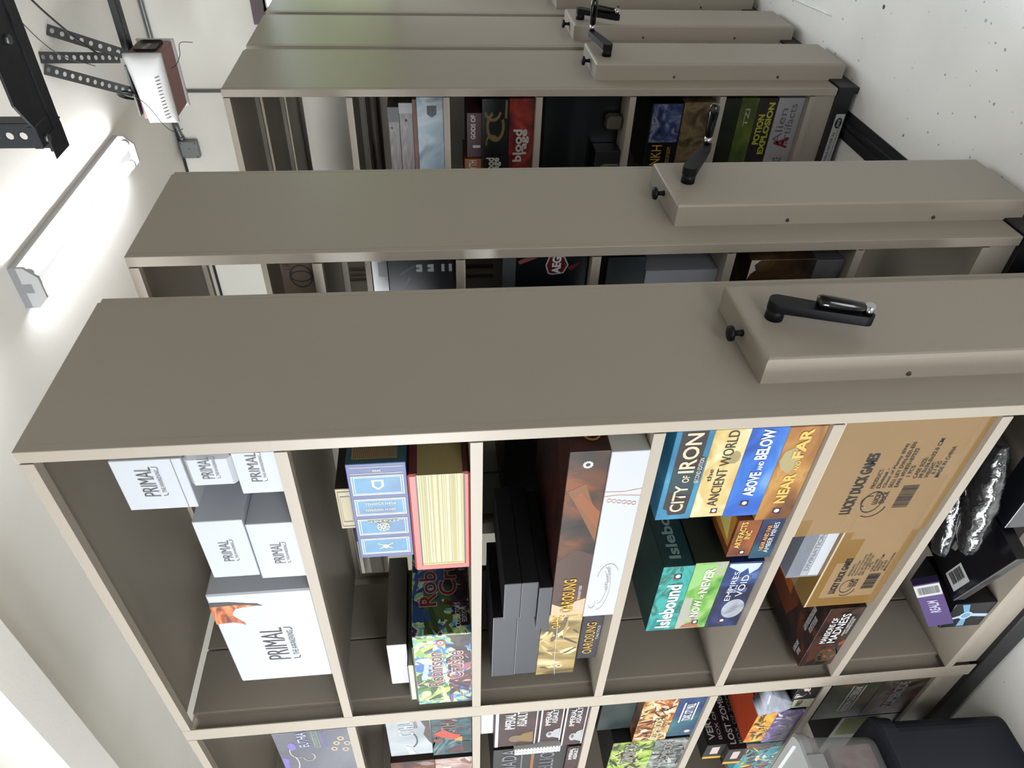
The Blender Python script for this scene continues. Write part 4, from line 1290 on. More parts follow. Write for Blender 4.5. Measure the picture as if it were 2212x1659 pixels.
txt(o, 'A BOARD GAME\nFOR FIVE', 'top', (0.06, 0.05, 0.22, 0.13), WINK, name='subtitle_lettering', shear=0.2)
shapes(o, 'artwork', 'top', [(0, [(0.2, 0.35), (0.5, 0.28), (0.75, 0.45), (0.7, 0.8), (0.4, 0.9), (0.25, 0.7)]), (1, [(0.45, 0.4), (0.62, 0.42), (0.60, 0.75), (0.48, 0.7)])], [plain('ember_a', '6a2f16', 0.4), plain('ember_b', 'a85a22', 0.4)], lift=0.0003)

# ---- sixth shelf
o = game_box('game_box', 'dark box with a glowing pale blue star at the left of the lowest shelf', 'board game box', None, 0.006, 0.764, 0.884, T6, 0.3155, 0.16, plain('night_blue_card', '14171f', 0.3), side=plain('night_card', '121318', 0.3))
CY = plain('glow_blue', '7fb6de', 0.4)
shapes(o, 'star_print', 'front', [(0, [(0.05, 0.42), (0.40, 0.50), (0.40, 0.62), (0.05, 0.60)]), (0, [(0.60, 0.52), (0.97, 0.66), (0.97, 0.84), (0.60, 0.64)]), (1, [(0.42, 0.66), (0.30, 0.99), (0.36, 0.99), (0.54, 0.66)]), (1, [(0.46, 0.45), (0.40, 0.02), (0.52, 0.02), (0.58, 0.45)])] + ring_polys(0.5, 0.56, 0.16, 0.15, 0.35, mi=1, n=20) + [(0, disc(0.5, 0.56, 0.10, 0.09))], [CY, plain('pale_blue_print', 'cfe4f2', 0.4)])
o = game_box('game_box', 'plain dark box under the black slab-like box on the lowest shelf', 'board game box', None, 0.07, 0.47, 0.735, T6, 0.3155, 0.26, plain('night_card', '121318', 0.3))
o = game_box('game_box', 'flat black box with purple lid art and a white barcode sticker, lowest shelf', 'board game box', None, -0.033, 0.4485, 0.7285, 0.316, 0.350, 0.285, plain('night_card', '121318', 0.3), side=plain('night_card', '121318', 0.3), top=plain('lid_black', '15141a', 0.22), yaw=-12.7)
shapes(o, 'lid_art', 'top', [(0, [(0.25, 0.55), (0.45, 0.45), (0.62, 0.62), (0.58, 0.95), (0.30, 0.97)]), (1, [(0.38, 0.6), (0.5, 0.58), (0.52, 0.8), (0.40, 0.85)]), (2, disc(0.42, 0.86, 0.05, 0.06, 10)), (2, disc(0.36, 0.42, 0.05, 0.07, 10)), (3, [(0.55, 0.45), (0.9, 0.30), (0.95, 0.55), (0.7, 0.6)])], [plain('violet_print', '3e2a58', 0.4), plain('lilac_print', '6a5290', 0.4), plain('bone_print', '8d8a88', 0.4), plain('lid_grey', '2c2a2e', 0.3)])
s = shapes(o, 'sticker', 'top', [(0, rc(0.07, 0.06, 0.34, 0.24))], [plain('sticker_white', 'dcdcd8', 0.4)], lift=0.0008)
barcode(o, 'top', (0.11, 0.11, 0.31, 0.22), True, 12)
shapes(o, 'edge', 'front', [(0, rc(0.0, 0.88, 1.0, 1.0))], [plain('grey_edge', '77787c', 0.4)])
txt(o, 'OVERLAND', 'front', (0.40, 0.2, 0.62, 0.8), INK, name='edge_lettering')
for c in o.children:
    if c.name.startswith('barcode'):
        for v in c.data.vertices:
            v.co.z += 0.0008
# tilted purple box
PUR = plain('purple_card', '57407c', 0.4)
ax = (Vector((0.05, 0.695, 0.418)) - Vector((0.0, 0.845, 0.3335))).normalized()
nrm = (Vector((-0.957, -0.953, 1.696)) - Vector((0.02, 0.77, 0.36)))
nrm = (nrm - ax * nrm.dot(ax)).normalized()
o = game_box('game_box', 'small purple box with a barcode sticker leaning against the black slab-like box', 'board game box', None, 0, -0.0325, 0.0325, 0, 0.168, 0.026, PUR)
my = nrm.cross(ax)
R3 = Matrix((-nrm, -my, ax)).transposed()
R3 = Matrix((-nrm, ax.cross(-nrm), ax)).transposed()
o.matrix_world = Matrix.Translation(Vector((0.0, 0.838, 0.336)) + nrm * 0.012) @ R3.to_4x4()
txt(o, 'REALM', 'front', (0.30, 0.32, 0.70, 0.62), plain('lilac_ink', 'cfc4e6', 0.4), rot=90, bold=0.03, shear=0.2)
shapes(o, 'sticker', 'front', [(0, rc(0.0, 0.72, 0.98, 0.98))], [plain('sticker_white', 'dcdcd8', 0.4)])
barcode(o, 'front', (0.1, 0.77, 0.9, 0.93), True, 14)
for c in o.children:
    if c.name.startswith('barcode'):
        for v in c.data.vertices:
            v.co.x -= 0.0004
o = game_box('small_box', 'small silver-wrapped packet on the lowest shelf under the purple box', 'box', None, 0.03, 0.887, 0.93, T6, 0.265, 0.07, plain('silver_packet', 'a9a9a6', 0.3), side=plain('packet_dark', '55565a', 0.3))
blotches(o, 'front', 14, ['e4e4e0', '2a2a30', '8a8a8c', 'c8c8c4'], 41, smin=0.05, smax=0.2)
o = game_box('game_box', 'grey box in shrink wrap with gold lettering on the lowest shelf', 'board game box', None, -0.002, 0.18, 0.412, T6, 0.362, 0.07, plain('slate_card', '55585a', 0.25), side=plain('night_card', '121318', 0.3))
txt(o, 'PLANET', 'front', (0.22, 0.42, 0.66, 0.66), plain('dull_gold', 'b59a72', 0.4), bold=0.02)


def bundle(label, P, Q, r, seed):
    P, Q = Vector(P), Vector(Q)
    bm = bmesh.new()
    rs = random.Random(seed)
    N, K = 44, 22
    d = (Q - P).normalized()
    u, v = frame_from(d)
    rows = []
    for i in range(N + 1):
        t = i / N
        rad = r * (0.22 + 0.78 * math.sin(PI * min(1, max(0, t * 0.94 + 0.03))) ** 0.4)
        row = []
        for k in range(K):
            a = 2 * PI * k / K
            wr = 1 + 0.05 * math.sin(28 * t + 2.2 * math.sin(3 * a + seed)) + 0.035 * math.sin(7 * a + 9 * t) + rs.uniform(-0.025, 0.025)
            row.append(bm.verts.new(P.lerp(Q, t) + (u * math.cos(a) + v * math.sin(a) * 0.75) * rad * wr))
        rows.append(row)
    for a, b in zip(rows, rows[1:]):
        for k in range(K):
            bm.faces.new((a[k], a[(k + 1) % K], b[(k + 1) % K], b[k])).smooth = True
    bm.faces.new(rows[0][::-1])
    bm.faces.new(rows[-1])
    o = finish('wrapped_bundle', bm, PLAS)
    tag(o, label, 'wrapped bundle', 'plastic-wrapped bundles')
    return o


m, nt, b = nt_new('black_polybag')
b.inputs['Base Color'].default_value = lin('222326')
b.inputs['Roughness'].default_value = 0.2
b.inputs['Specular IOR Level'].default_value = 0.9
b.inputs['Coat Weight'].default_value = 0.6
tc = nt.nodes.new('ShaderNodeTexCoord')
nz = nt.nodes.new('ShaderNodeTexNoise')
nz.inputs['Scale'].default_value = 34
nz.inputs['Detail'].default_value = 3
nz.inputs['Distortion'].default_value = 1.5
bp = nt.nodes.new('ShaderNodeBump')
bp.inputs['Strength'].default_value = 0.45
bp.inputs['Distance'].default_value = 0.01
nt.links.new(tc.outputs['Object'], nz.inputs['Vector'])
nt.links.new(nz.outputs['Fac'], bp.inputs['Height'])
nt.links.new(bp.outputs['Normal'], b.inputs['Normal'])
PLAS = m
bundle('left dark plastic-wrapped bundle lying on the black slab-like box, lowest shelf', (0.085, 0.625, 0.384), (0.19, 0.24, 0.41), 0.040, 2)
bundle('right dark plastic-wrapped bundle lying on the black slab-like box, lowest shelf', (0.02, 0.525, 0.395), (0.085, 0.20, 0.425), 0.042, 5)

# ================================================================== the near carriage, second bay
B2 = 'boxes in the far bay of the nearest carriage'
DK = plain('soot_card', '0d0d10', 0.5)
o = game_box('game_box', 'grey-violet box with swirling creature art on the top shelf of the far bay', 'board game box', B2, 0.010, 1.203, 1.498, T1, 2.229, 0.30, ART('violet_grey_print', ['62626f', '797a85', '8b8d97'], scale=3, dist=0.6), side=DK)
shapes(o, 'creature_print', 'front', [(0, [(0.02, 0.99), (0.14, 0.99), (0.45, 0.98), (0.40, 0.90), (0.12, 0.94)]), (0, disc(0.68, 0.80, 0.09, 0.055, 14))] + [(1, p) for _, p in stroke_polys(arc(0.30, 0.98, 0.28, 0.20, 180, 300), 0.012, 0.016)] + [(1, p) for _, p in stroke_polys(arc(0.55, 0.75, 0.14, 0.10, 60, 200), 0.010, 0.014)] + [(1, p) for _, p in stroke_polys(arc(0.42, 0.62, 0.10, 0.08, 100, 320), 0.008, 0.012)], [plain('violet_light', '8478c4', 0.4), plain('cream_line', 'd8d2c4', 0.4)])
txt(o, 'EUTHIA', 'front', (0.66, 0.56, 0.99, 0.70), plain('silver_ink', 'd8dae6', 0.4), outline=(plain('blue_glow_ink', '6f76c0', 0.4), 0.03))
shapes(o, 'cartouche', 'front', [(0, rc(0.62, 0.42, 0.98, 0.50)), (1, rc(0.63, 0.43, 0.97, 0.49)), (2, rc(0.60, 0.32, 0.96, 0.40)), (1, rc(0.61, 0.33, 0.95, 0.39))], [plain('cartouche_green', '8fae7c', 0.4), plain('cartouche_fill', '6c6c82', 0.4), plain('cartouche_violet', '7c6ca4', 0.4)])
txt(o, 'TORMENT OF', 'front', (0.66, 0.445, 0.94, 0.475), plain('leaf_ink', 'b4d0a0', 0.4), name='subtitle_lettering')
txt(o, 'RESURRECTION', 'front', (0.64, 0.345, 0.92, 0.375), plain('violet_ink', 'a898cc', 0.4), name='subtitle_lettering')
for a, b_ in ((0.55, 0.25), (0.68, 0.20), (0.78, 0.13), (0.52, 0.10), (0.66, 0.06)):
    shapes(o, 'icon', 'front', [(0, disc(a, b_, 0.05, 0.045, 12)), (1, disc(a, b_, 0.025, 0.022, 8))], [plain('bone_gold', 'c9b892', 0.4), plain('cartouche_fill', '6c6c82', 0.4)])
o = game_box('game_box', 'pale grey box with a dark tentacle on the second shelf of the far bay', 'board game box', B2, 0.020, 1.218, 1.455, 1.7715, 1.9035, 0.28, ART('mist_print', ['9aa2a8', 'b6bcc0', 'c8ced2'], scale=6, dist=0.8), side=plain('white_side', 'cfcfc8', 0.5))
shapes(o, 'tentacle_print', 'front', [(0, p) for _, p in stroke_polys(arc(0.45, 0.50, 0.22, 0.16, 200, 330, 12), 0.03, 0.04)] + [(1, [(0.30, 0.0), (0.99, 0.02), (0.99, 0.22), (0.8, 0.12), (0.6, 0.18), (0.4, 0.08)]), (2, [(0.02, 0.4), (0.25, 0.5), (0.3, 0.62), (0.02, 0.55)])], [plain('slate_print', '4a525a', 0.4), plain('rock_print', '4c4440', 0.4), plain('light_mist', 'e0e6ea', 0.4)])
txt(o, 'CTHU', 'front', (0.60, 0.40, 1.0, 0.74), plain('pale_ink', 'd4dade', 0.4))
txt(o, 'DEATH', 'front', (0.80, 0.30, 0.99, 0.38), plain('rust_ink', '8a4a4a', 0.4), name='subtitle_lettering')
o = game_box('game_box', 'teal and red box with a burning monster under the pale grey one, far bay', 'board game box', B2, 0.020, 1.218, 1.476, T2, 1.771, 0.28, ART('abyss_print', ['141a1e', '24404a', '3a6a70', '3a2a30', '6a3a3a'], scale=8, dist=1.6), side=plain('white_side', 'cfcfc8', 0.5))
blotches(o, 'front', 30, ['5a7a80', '2c3a40', '8a4038', '4a4a50', '182026', '7a8a8a'], 51, smin=0.05, smax=0.16)
shapes(o, 'monster_print', 'front', [(0, [(0.40, 0.30), (0.50, 0.75), (0.62, 0.95), (0.72, 0.70), (0.60, 0.50), (0.55, 0.30)]), (1, [(0.36, 0.25), (0.42, 0.45), (0.50, 0.25)]), (2, [(0.02, 0.02), (0.35, 0.02), (0.36, 0.25), (0.05, 0.22)])], [plain('flame_red', 'c8452e', 0.4), plain('flame_orange', 'e59a3a', 0.4), plain('sea_dark', '17282e', 0.4)], lift=0.001)
txt(o, 'CTHU', 'front', (0.60, 0.42, 1.0, 0.76), plain('dim_red_ink', 'a86a62', 0.4))
o = game_box('game_box', 'dark box with an orange side band at the left of the second shelf, far bay', 'board game box', B2, 0.020, 1.508, 1.78, 1.7685, 1.911, 0.28, ART('lava_print', ['1a1214', '3a2420', '7a3a24', '4a3a38'], scale=7, dist=1.4), side=ART('orange_dark', ['1c1412', '4a2818'], scale=6))
blotches(o, 'front', 24, ['b0623c', '3a2a28', '8a8078', '20181a', 'c8a890'], 61)
o = game_box('game_box', 'pinkish painted box below the dark orange-banded box, far bay second shelf', 'board game box', B2, 0.020, 1.51, 1.80, T2, 1.768, 0.28, ART('rose_print', ['8a6a60', 'b09086', 'd0b8ac', '6a4a48'], scale=7, dist=1.4), side=DK)
blotches(o, 'front', 20, ['caa89a', '8a6058', 'e0cfc4', '5a4444'], 62)
# third shelf: four slim boxes with bold lettering
IA = ART('umber_print', ['2a1a1c', '3f2a2a', '54383a'], scale=5, dist=1.0)
for y0, y1, z0, z1, lb, rr, bigf in ((1.192, 1.462, T3, 1.3635, 'lowest of the dark brown boxes with white lettering, far bay third shelf', 0.6, 0), (1.194, 1.420, 1.364, 1.4405, 'middle one of the dark brown boxes with white lettering, far bay third shelf', 0.6, 0), (1.191, 1.432, 1.441, 1.580, 'topmost and largest of the dark brown boxes with white lettering, far bay third shelf', 0.8, 1)):
    o = game_box('game_box', lb, 'board game box', 'brown boxes with white lettering', 0.010, y0, y1, z0, z1, 0.28, IA, side=IA)
    W2 = plain('pale_band', 'd2d4da', 0.4)
    shapes(o, 'frame_line', 'front', [(0, rc(0.0, 0.90, 1.0, 0.97)), (0, rc(0.02, 0.05, 0.99, 0.075 if bigf else 0.10))], [W2])
    txt(o, 'IMPERIAL', 'front', (0.52, 0.54, 0.95, 0.76), WINK, bold=0.01)
    txt(o, 'ASSAULT', 'front', (0.58, 0.28, 0.98, 0.50), WINK, bold=0.01)
    shapes(o, 'figure_print', 'front', [(0, disc(0.22, 0.5, 0.10, 0.16, 12)), (0, [(0.08, 0.10), (0.40, 0.12), (0.36, 0.34), (0.28, 0.44), (0.14, 0.42)]), (1, disc(0.24, 0.52, 0.05, 0.07, 10))], [plain('figure_tan' if bigf else 'figure_pale', '8a6a3a' if bigf else 'b9b9bc', 0.4), plain('figure_shade', '3a2c24' if bigf else '6a6a74', 0.4)])
o = game_box('game_box', 'small brown box with white lettering standing left of the white notched strips, far bay', 'board game box', B2, 0.010, 1.480, 1.70, T3, 1.334, 0.26, IA)
txt(o, 'IMPERIAL\nASSAULT', 'front', (0.55, 0.2, 0.95, 0.85), WINK, bold=0.02)
o = game_box('small_box', 'plain white box lying on the topmost brown box in the far bay', 'box', None, 0.03, 1.243, 1.372, 1.5805, 1.620, 0.15, WHITE)
o = game_box('card_strip', 'upright pair of white notched card strips leaning by the brown boxes, far bay', 'card strip', None, -0.002, 1.434, 1.478, 1.3638, 1.512, 0.16, plain('strip_white', 'ecece8', 0.5))
shapes(o, 'dash_print', 'front', [(0, rc(u, v, u + 0.06, v + 0.035)) for u in (0.02, 0.48, 0.92) for v in [0.03 + k * 0.07 for k in range(14)]], [INK])
o = game_box('game_box', 'tall black box with large grey capital letters on the third shelf, far bay', 'board game box', B2, 0.020, 1.482, 1.80, 1.3345, 1.578, 0.26, DK)
txt(o, 'ARMADA', 'front', (0.16, 0.68, 1.0, 0.88), plain('grey_ink', '7d8084', 0.5))
txt(o, 'REBELLION', 'front', (0.10, 0.16, 1.0, 0.36), plain('grey_ink', '7d8084', 0.5))
shapes(o, 'rule', 'front', [(0, rc(0.02, 0.60, 1, 0.615)), (1, rc(0.1, 0.44, 1.0, 0.48))], [plain('grey_ink', '7d8084', 0.5), plain('orange_dim', '9a5a2a', 0.5)])
# fourth shelf
MIX = ART('camp_print', ['5a2a1a', 'a8622c', 'd89a4c', 'f0d8a8', '3a2420'], scale=11, dist=2.2)
o = game_box('game_box', 'dark blue box with white lettering at the bottom right of the fourth shelf, far bay', 'board game box', B2, 0.010, 1.199, 1.468, T4, 1.0095, 0.28, ART('steel_blue_print', ['18224a', '22407a', '2c5a6a', '3f7f8c'], scale=7, dist=1.2), side=DK)
txt(o, 'TOXIC CITY MALL', 'front', (0.42, 0.34, 0.86, 0.66), WINK, bold=0.02)
shapes(o, 'rule', 'front', [(0, rc(0.38, 0.70, 0.88, 0.76)), (0, rc(0.42, 0.24, 0.88, 0.29)), (1, disc(0.12, 0.25, 0.04, 0.12, 9))], [WINK, plain('pale_pink', 'd8c4c0', 0.4)])
o = game_box('game_box', 'busy orange comic-art box on the dark blue one, far bay fourth shelf', 'board game box', B2, 0.010, 1.197, 1.484, 1.010, 1.121, 0.28, MIX, side=ART('wood_print', ['2c1a12', '6a3a20', '9a6a38'], scale=12, stretch=(1, 1, .3)))
blotches(o, 'front', 80, ['e8c890', 'b8642c', '5a3028', 'f4e4c4', '2c1c1a', 'd88a3c', '7a4a48', 'a83a34'], 71, smin=0.04, smax=0.14)
txt(o, 'ZOMBICIDE', 'front', (0.05, 0.24, 0.56, 0.52), plain('bone_ink', 'e4d4a4', 0.4), bold=0.03, outline=(plain('ink_brown2', '4a2a20', 0.5), 0.04))
txt(o, 'INVADER', 'front', (0.18, 0.10, 0.50, 0.20), plain('bone_ink', 'e4d4a4', 0.4), name='subtitle_lettering')
o = game_box('game_box', 'grey winter-art box under the green leafy-art box, far bay fourth shelf', 'board game box', B2, 0.010, 1.488, 1.74, T4, 1.036, 0.28, ART('winter_print', ['3a3c3e', '6c706e', 'a0a4a0', 'c8ccd0'], scale=12, dist=2), side=DK)
blotches(o, 'front', 60, ['8a8e8c', '4c504e', 'c4c8c8', '2e3232', '6a7064', 'a8a49c'], 72, smin=0.04, smax=0.13)
txt(o, 'ZOMBICIDE', 'front', (0.30, 0.42, 0.92, 0.72), plain('stone_ink', '9c9a94', 0.4), bold=0.03, outline=(plain('ink_brown2', '4a2a20', 0.5), 0.03))
o = game_box('game_box', 'green leafy-art box on the grey winter-art box, far bay fourth shelf', 'board game box', B2, 0.010, 1.487, 1.74, 1.0365, 1.182, 0.28, ART('leafy_print', ['2a3018', '5c7a2c', '9ab84a', 'c8d878', '4a4a38'], scale=12, dist=2), side=DK)
blotches(o, 'front', 70, ['a8c454', '5c7a34', '2c3418', 'd4dc8c', '4a4034', '7c8c58', 'b8b49c'], 73, smin=0.04, smax=0.13)
txt(o, 'ZOMBICIDE', 'front', (0.34, 0.40, 0.96, 0.72), plain('stone_ink', '9c9a94', 0.4), bold=0.03, outline=(plain('ink_brown2', '4a2a20', 0.5), 0.03))
o = game_box('game_box', 'big dark teal box standing on the busy orange box in the far bay', 'board game box', B2, 0.05, 1.20, 1.47, 1.1215, 1.235, 0.24, ART('teal_dark_print', ['14201f', '263634', '3a4c48'], scale=6), side=DK)
# fifth shelf
o = game_box('game_box', 'purple comic-art box at the bottom of the middle stack, far bay fifth shelf', 'board game box', 'comic-art boxes', 0.010, 1.350, 1.588, T5, 0.652, 0.26, ART('violet_comic', ['3a2c5c', '6a5498', '9a88c0', '2a2430'], scale=9, dist=1.6), side=DK)
blotches(o, 'front', 40, ['8a78b8', 'c8c0dc', '3a3044', '5a4a80', 'e8e4ec', '241f2c', '7a7a60'], 81, smin=0.04, smax=0.12)
o = game_box('game_box', 'orange and yellow comic-art box on the purple one, far bay fifth shelf', 'board game box', 'comic-art boxes', 0.010, 1.350, 1.575, 0.6525, 0.719, 0.26, ART('sun_comic', ['c84a20', 'e88a2c', 'f4c83c', '3a2a20'], scale=8, dist=1.6), side=plain('orange_side', 'b8421e', 0.4))
blotches(o, 'front', 36, ['f0d04c', 'e07a2c', '2c2420', '6a4a34', 'f4e49c', '4a5a3c'], 82, rect=(0.01, 0.01, 0.75, 0.99), smin=0.04, smax=0.13)
txt(o, 'HEROES', 'front', (0.70, 0.62, 0.97, 0.86), INK, bold=0.03)
o = game_box('game_box', 'small black and cream box beside the post, far bay fifth shelf', 'board game box', B2, 0.004, 1.184, 1.318, T5, 0.640, 0.20, ART('soot_cream', ['1c1a1a', '2c2a2a', '3a3836'], scale=9), side=DK)
shapes(o, 'label', 'front', [(0, rc(0.0, 0.03, 0.42, 0.90))], [plain('label_cream2', 'cfc8b0', 0.5)])
txt(o, 'WILD', 'front', (0.08, 0.50, 0.38, 0.72), INK, rot=0, bold=0.02)
blotches(o, 'front', 16, ['e4d8c8', '8a6a50', 'f4f0e8', '3a2c24', 'b89a7c'], 84, rect=(0.5, 0.2, 0.98, 0.95), smin=0.05, smax=0.14)
bm = bmesh.new()
rs = random.Random(11)
rows = []
for i in range(13):
    t = i / 12
    row = []
    for k in range(13):
        s_ = k / 12
        wd = 0.075 * (0.25 + 0.75 * (1 - t) ** 0.7)
        row.append(bm.verts.new((-0.004 - 0.012 * math.sin(PI * s_) * (1 - 0.5 * t) + rs.uniform(-.003, .003), 1.262 + (s_ - 0.5) * 2 * wd + 0.02 * t, 0.735 - 0.094 * t + rs.uniform(-.002, .002))))
    rows.append(row)
for a, b in zip(rows, rows[1:]):
    for k in range(12):
        bm.faces.new((a[k], a[k + 1], b[k + 1], b[k])).smooth = True
r = bmesh.ops.extrude_face_region(bm, geom=list(bm.faces))
for v in [g for g in r['geom'] if isinstance(g, bmesh.types.BMVert)]:
    v.co.x += 0.06
o = finish('plastic_bag', bm, plain('bag_silver', 'b4b8c4', 0.22, coat=0.5, bump=0.5, bscale=30))
tag(o, 'crumpled silvery plastic bag on the small black and cream box', 'plastic bag')
for y0, y1, z0, z1, x, lb, s1 in ((1.60, 1.72, 0.7005, 0.765, 0.0, 'lower of two black flip-top boxes with yellow bands, far bay fifth shelf', 'LOST ZOMBIVORS'), (1.60, 1.71, 0.7655, 0.835, 0.02, 'upper of two black flip-top boxes with yellow bands, far bay fifth shelf', 'VERY INFECTED')):
    o = game_box('flip_box', lb, 'box', 'black flip-top boxes', x, y0, y1, z0, z1, 0.30, plain('flip_black', '1c1c20', 0.4), side=DK)
    shapes(o, 'band', 'front', [(0, [(0.0, 0.02), (0.14, 0.02), (0.18, 0.98), (0.02, 0.98)]), (1, rc(0.35, 0.3, 0.85, 0.7))], [plain('warning_yellow', 'e0a82c', 0.4), plain('pale_pink', 'd8c4c0', 0.4)])
    txt(o, s1, 'side', (0.06, 0.5, 0.9, 0.85), WINK, bold=0.02)
    txt(o, 'BOX OF ZOMBIES', 'side', (0.06, 0.16, 0.8, 0.34), WINK, name='subtitle_lettering')
o = game_box('game_box', 'turquoise-edged comic-art box at the left of the fifth shelf, far bay', 'board game box', 'comic-art boxes', 0.010, 1.593, 1.84, T5, 0.700, 0.26, ART('teal_comic', ['2c8a98', '4cb0b8', '3a3a48', '8a5a3a'], scale=8, dist=1.4), side=plain('turquoise_side', '5cb8c4', 0.4))
blotches(o, 'front', 60, ['58b0bc', 'c83a3a', '2a2630', 'f0d04c', '6a4a80', 'e8e4e0', 'b87a3c', '8a3a2c'], 85, smin=0.04, smax=0.12)
# sixth shelf
o = game_box('game_box', 'dark jungle-art box lying on the lowest shelf of the far bay', 'board game box', B2, 0.010, 1.20, 1.44, T6, 0.352, 0.26, ART('grim_print', ['1c1a18', '3a3a34', '5a2c28', '6c6658', '2c3a2c'], scale=9, dist=1.8), side=DK)
txt(o, 'ZOMBICIDE', 'front', (0.20, 0.40, 0.96, 0.64), plain('dim_white', '8e8c88', 0.4), bold=0.03)
o = game_box('game_box', 'dark brown and green box with white lettering on the dark jungle-art box, far bay', 'board game box', B2, 0.010, 1.20, 1.44, 0.3525, 0.520, 0.26, ART('grim_green', ['1a1412', '3a2a22', '2e4a2c', '6a4632', '4a5a3a'], scale=8, dist=1.8), side=DK)
txt(o, 'PRISON OUTBREAK', 'front', (0.22, 0.36, 0.94, 0.52), plain('dim_white2', 'b4b2ae', 0.4), bold=0.03)
shapes(o, 'rule', 'front', [(0, rc(0.22, 0.54, 0.94, 0.57)), (0, rc(0.22, 0.30, 0.94, 0.33))], [plain('dim_white2', 'b4b2ae', 0.4)])
o = game_box('game_box', 'patterned dark box with a yellow-green paper note on it, lowest shelf of the far bay', 'board game box', B2, 0.010, 1.445, 1.70, T6, 0.405, 0.22, ART('pattern_dark', ['26252a', '4a484c', '6a686a'], scale=20), side=DK)
shapes(o, 'paper_note', 'front', [(0, rc(0.46, 0.35, 0.96, 0.93))], [plain('note_green', 'b4c23a', 0.6)])

# ================================================================== second carriage, seen through the narrow gap
XB = 0.6545
SG = 'boxes on the second carriage'
o = game_box('shipping_carton', 'brown carton with a printed globe on the top shelf of the second carriage', 'carton', None, XB + 0.045, 0.045, 0.40, T1, 2.100, 0.30, plain('dull_cardboard', '7c6a58', 0.75, bump=0.08), bv=0.002)
shapes(o, 'globe_print', 'front', ring_polys(0.86, 0.45, 0.10, 0.34, 0.14, n=20) + ring_polys(0.86, 0.45, 0.05, 0.34, 0.2, n=14), [plain('ink_dim', '2c2826', 0.5)])
txt(o, 'UP', 'front', (0.92, 0.70, 0.98, 0.9), plain('ink_dim', '2c2826', 0.5), name='print_line')
NV = plain('navy_black_card', '14171f', 0.4)
o = game_box('game_box', 'navy black box with small white player icons on the second carriage', 'board game box', SG, XB + 0.03, 0.036, 0.36, T2, 1.824, 0.30, NV)
IC = plain('icon_pale', 'c4c6c8', 0.5)
for k, v in enumerate((0.53, 0.36, 0.20, 0.09)):
    shapes(o, 'icon', 'front', [(0, rc(0.86, v - 0.035, 0.93, v + 0.01)), (0, disc(0.875, v + 0.03, 0.016, 0.028, 10)), (0, disc(0.915, v + 0.03, 0.016, 0.028, 10))][:3 if k < 2 else 1], [IC])
shapes(o, 'artwork', 'front', [(0, [(0.82, 0.85), (0.90, 0.62), (0.93, 0.60), (0.86, 0.80)]), (0, [(0.70, 0.80), (0.80, 0.66), (0.82, 0.70)])], [plain('steel_haze', '46505c', 0.4)])
o = game_box('card_box', 'thin smoke-grey box lying on the navy black box, second carriage', 'box', None, XB + 0.035, 0.036, 0.34, 1.8245, 1.866, 0.28, plain('smoke_card', '3c3a3c', 0.25))
shapes(o, 'label', 'front', [(0, rc(0.80, 0.1, 0.94, 0.6))], [plain('smoke_label', '6a665e', 0.4)])
o = game_box('game_box', 'black box with a red and white shield badge on the second carriage', 'board game box', SG, XB + 0.03, 0.036, 0.34, T3, 1.4865, 0.30, plain('badge_black', '101218', 0.35))
shapes(o, 'shield', 'front', [(0, [(0.80, 0.56), (0.885, 0.60), (0.97, 0.56), (0.985, 0.50), (0.97, 0.34), (0.885, 0.28), (0.80, 0.34), (0.785, 0.50)]), (1, [(0.81, 0.545), (0.885, 0.58), (0.96, 0.545), (0.972, 0.50), (0.96, 0.355), (0.885, 0.30), (0.81, 0.355), (0.798, 0.50)])], [IC, plain('badge_maroon', '6a1c22', 0.4)])
txt(o, 'AEG', 'front', (0.80, 0.385, 0.97, 0.51), WINK, bold=0.04)
for q, c in (([(0.93, 0.98), (0.99, 0.80), (0.96, 0.72), (0.90, 0.95)], '9a5a50'), ([(0.82, 0.24), (0.92, 0.10), (0.86, 0.30)], '6a2c2c')):
    shapes(o, 'artwork', 'front', [(0, q)], [plain('print_' + c, c, 0.4)])
o = game_box('card_box', 'flat grey box lying on the black box with the shield badge', 'box', None, XB + 0.03, 0.036, 0.34, 1.487, 1.523, 0.28, plain('mid_grey_card', '55565a', 0.5))
o = game_box('game_box', 'grey white box with a plain front on the fourth shelf of the second carriage', 'board game box', SG, XB + 0.03, 0.098, 0.42, T4, 1.128, 0.30, plain('grey_white_card', '9a9aa0', 0.5))
o = game_box('game_box', 'dark teal box lying on the grey white box, second carriage', 'board game box', SG, XB + 0.04, 0.06, 0.38, 1.1285, 1.236, 0.28, ART('teal_gloom', ['0e1416', '16262a', '1c3a3e'], scale=8))
o = game_box('game_box', 'grey box under the brown fantasy box on the fifth shelf, second carriage', 'board game box', SG, XB + 0.03, 0.078, 0.38, T5, 0.650, 0.30, ART('cloud_grey', ['4a464a', '6e6a6e', '7c7a7e'], scale=5))
o = game_box('game_box', 'brown fantasy box with a torn shiny wrapper on the fifth shelf, second carriage', 'board game box', SG, XB + 0.02, 0.066, 0.38, 0.6505, 0.840, 0.30, ART('hero_brown', ['0c0a0a', '2a1c16', '5a4028', '8a6a4c'], scale=7, dist=1.5))
shapes(o, 'torn_wrapper', 'front', [(0, [(0.80, 1.0), (1.0, 1.0), (1.0, 0.86), (0.95, 0.94), (0.90, 0.90), (0.86, 0.97)])], [plain('wrap_shine', 'f3efe2', 0.2)])
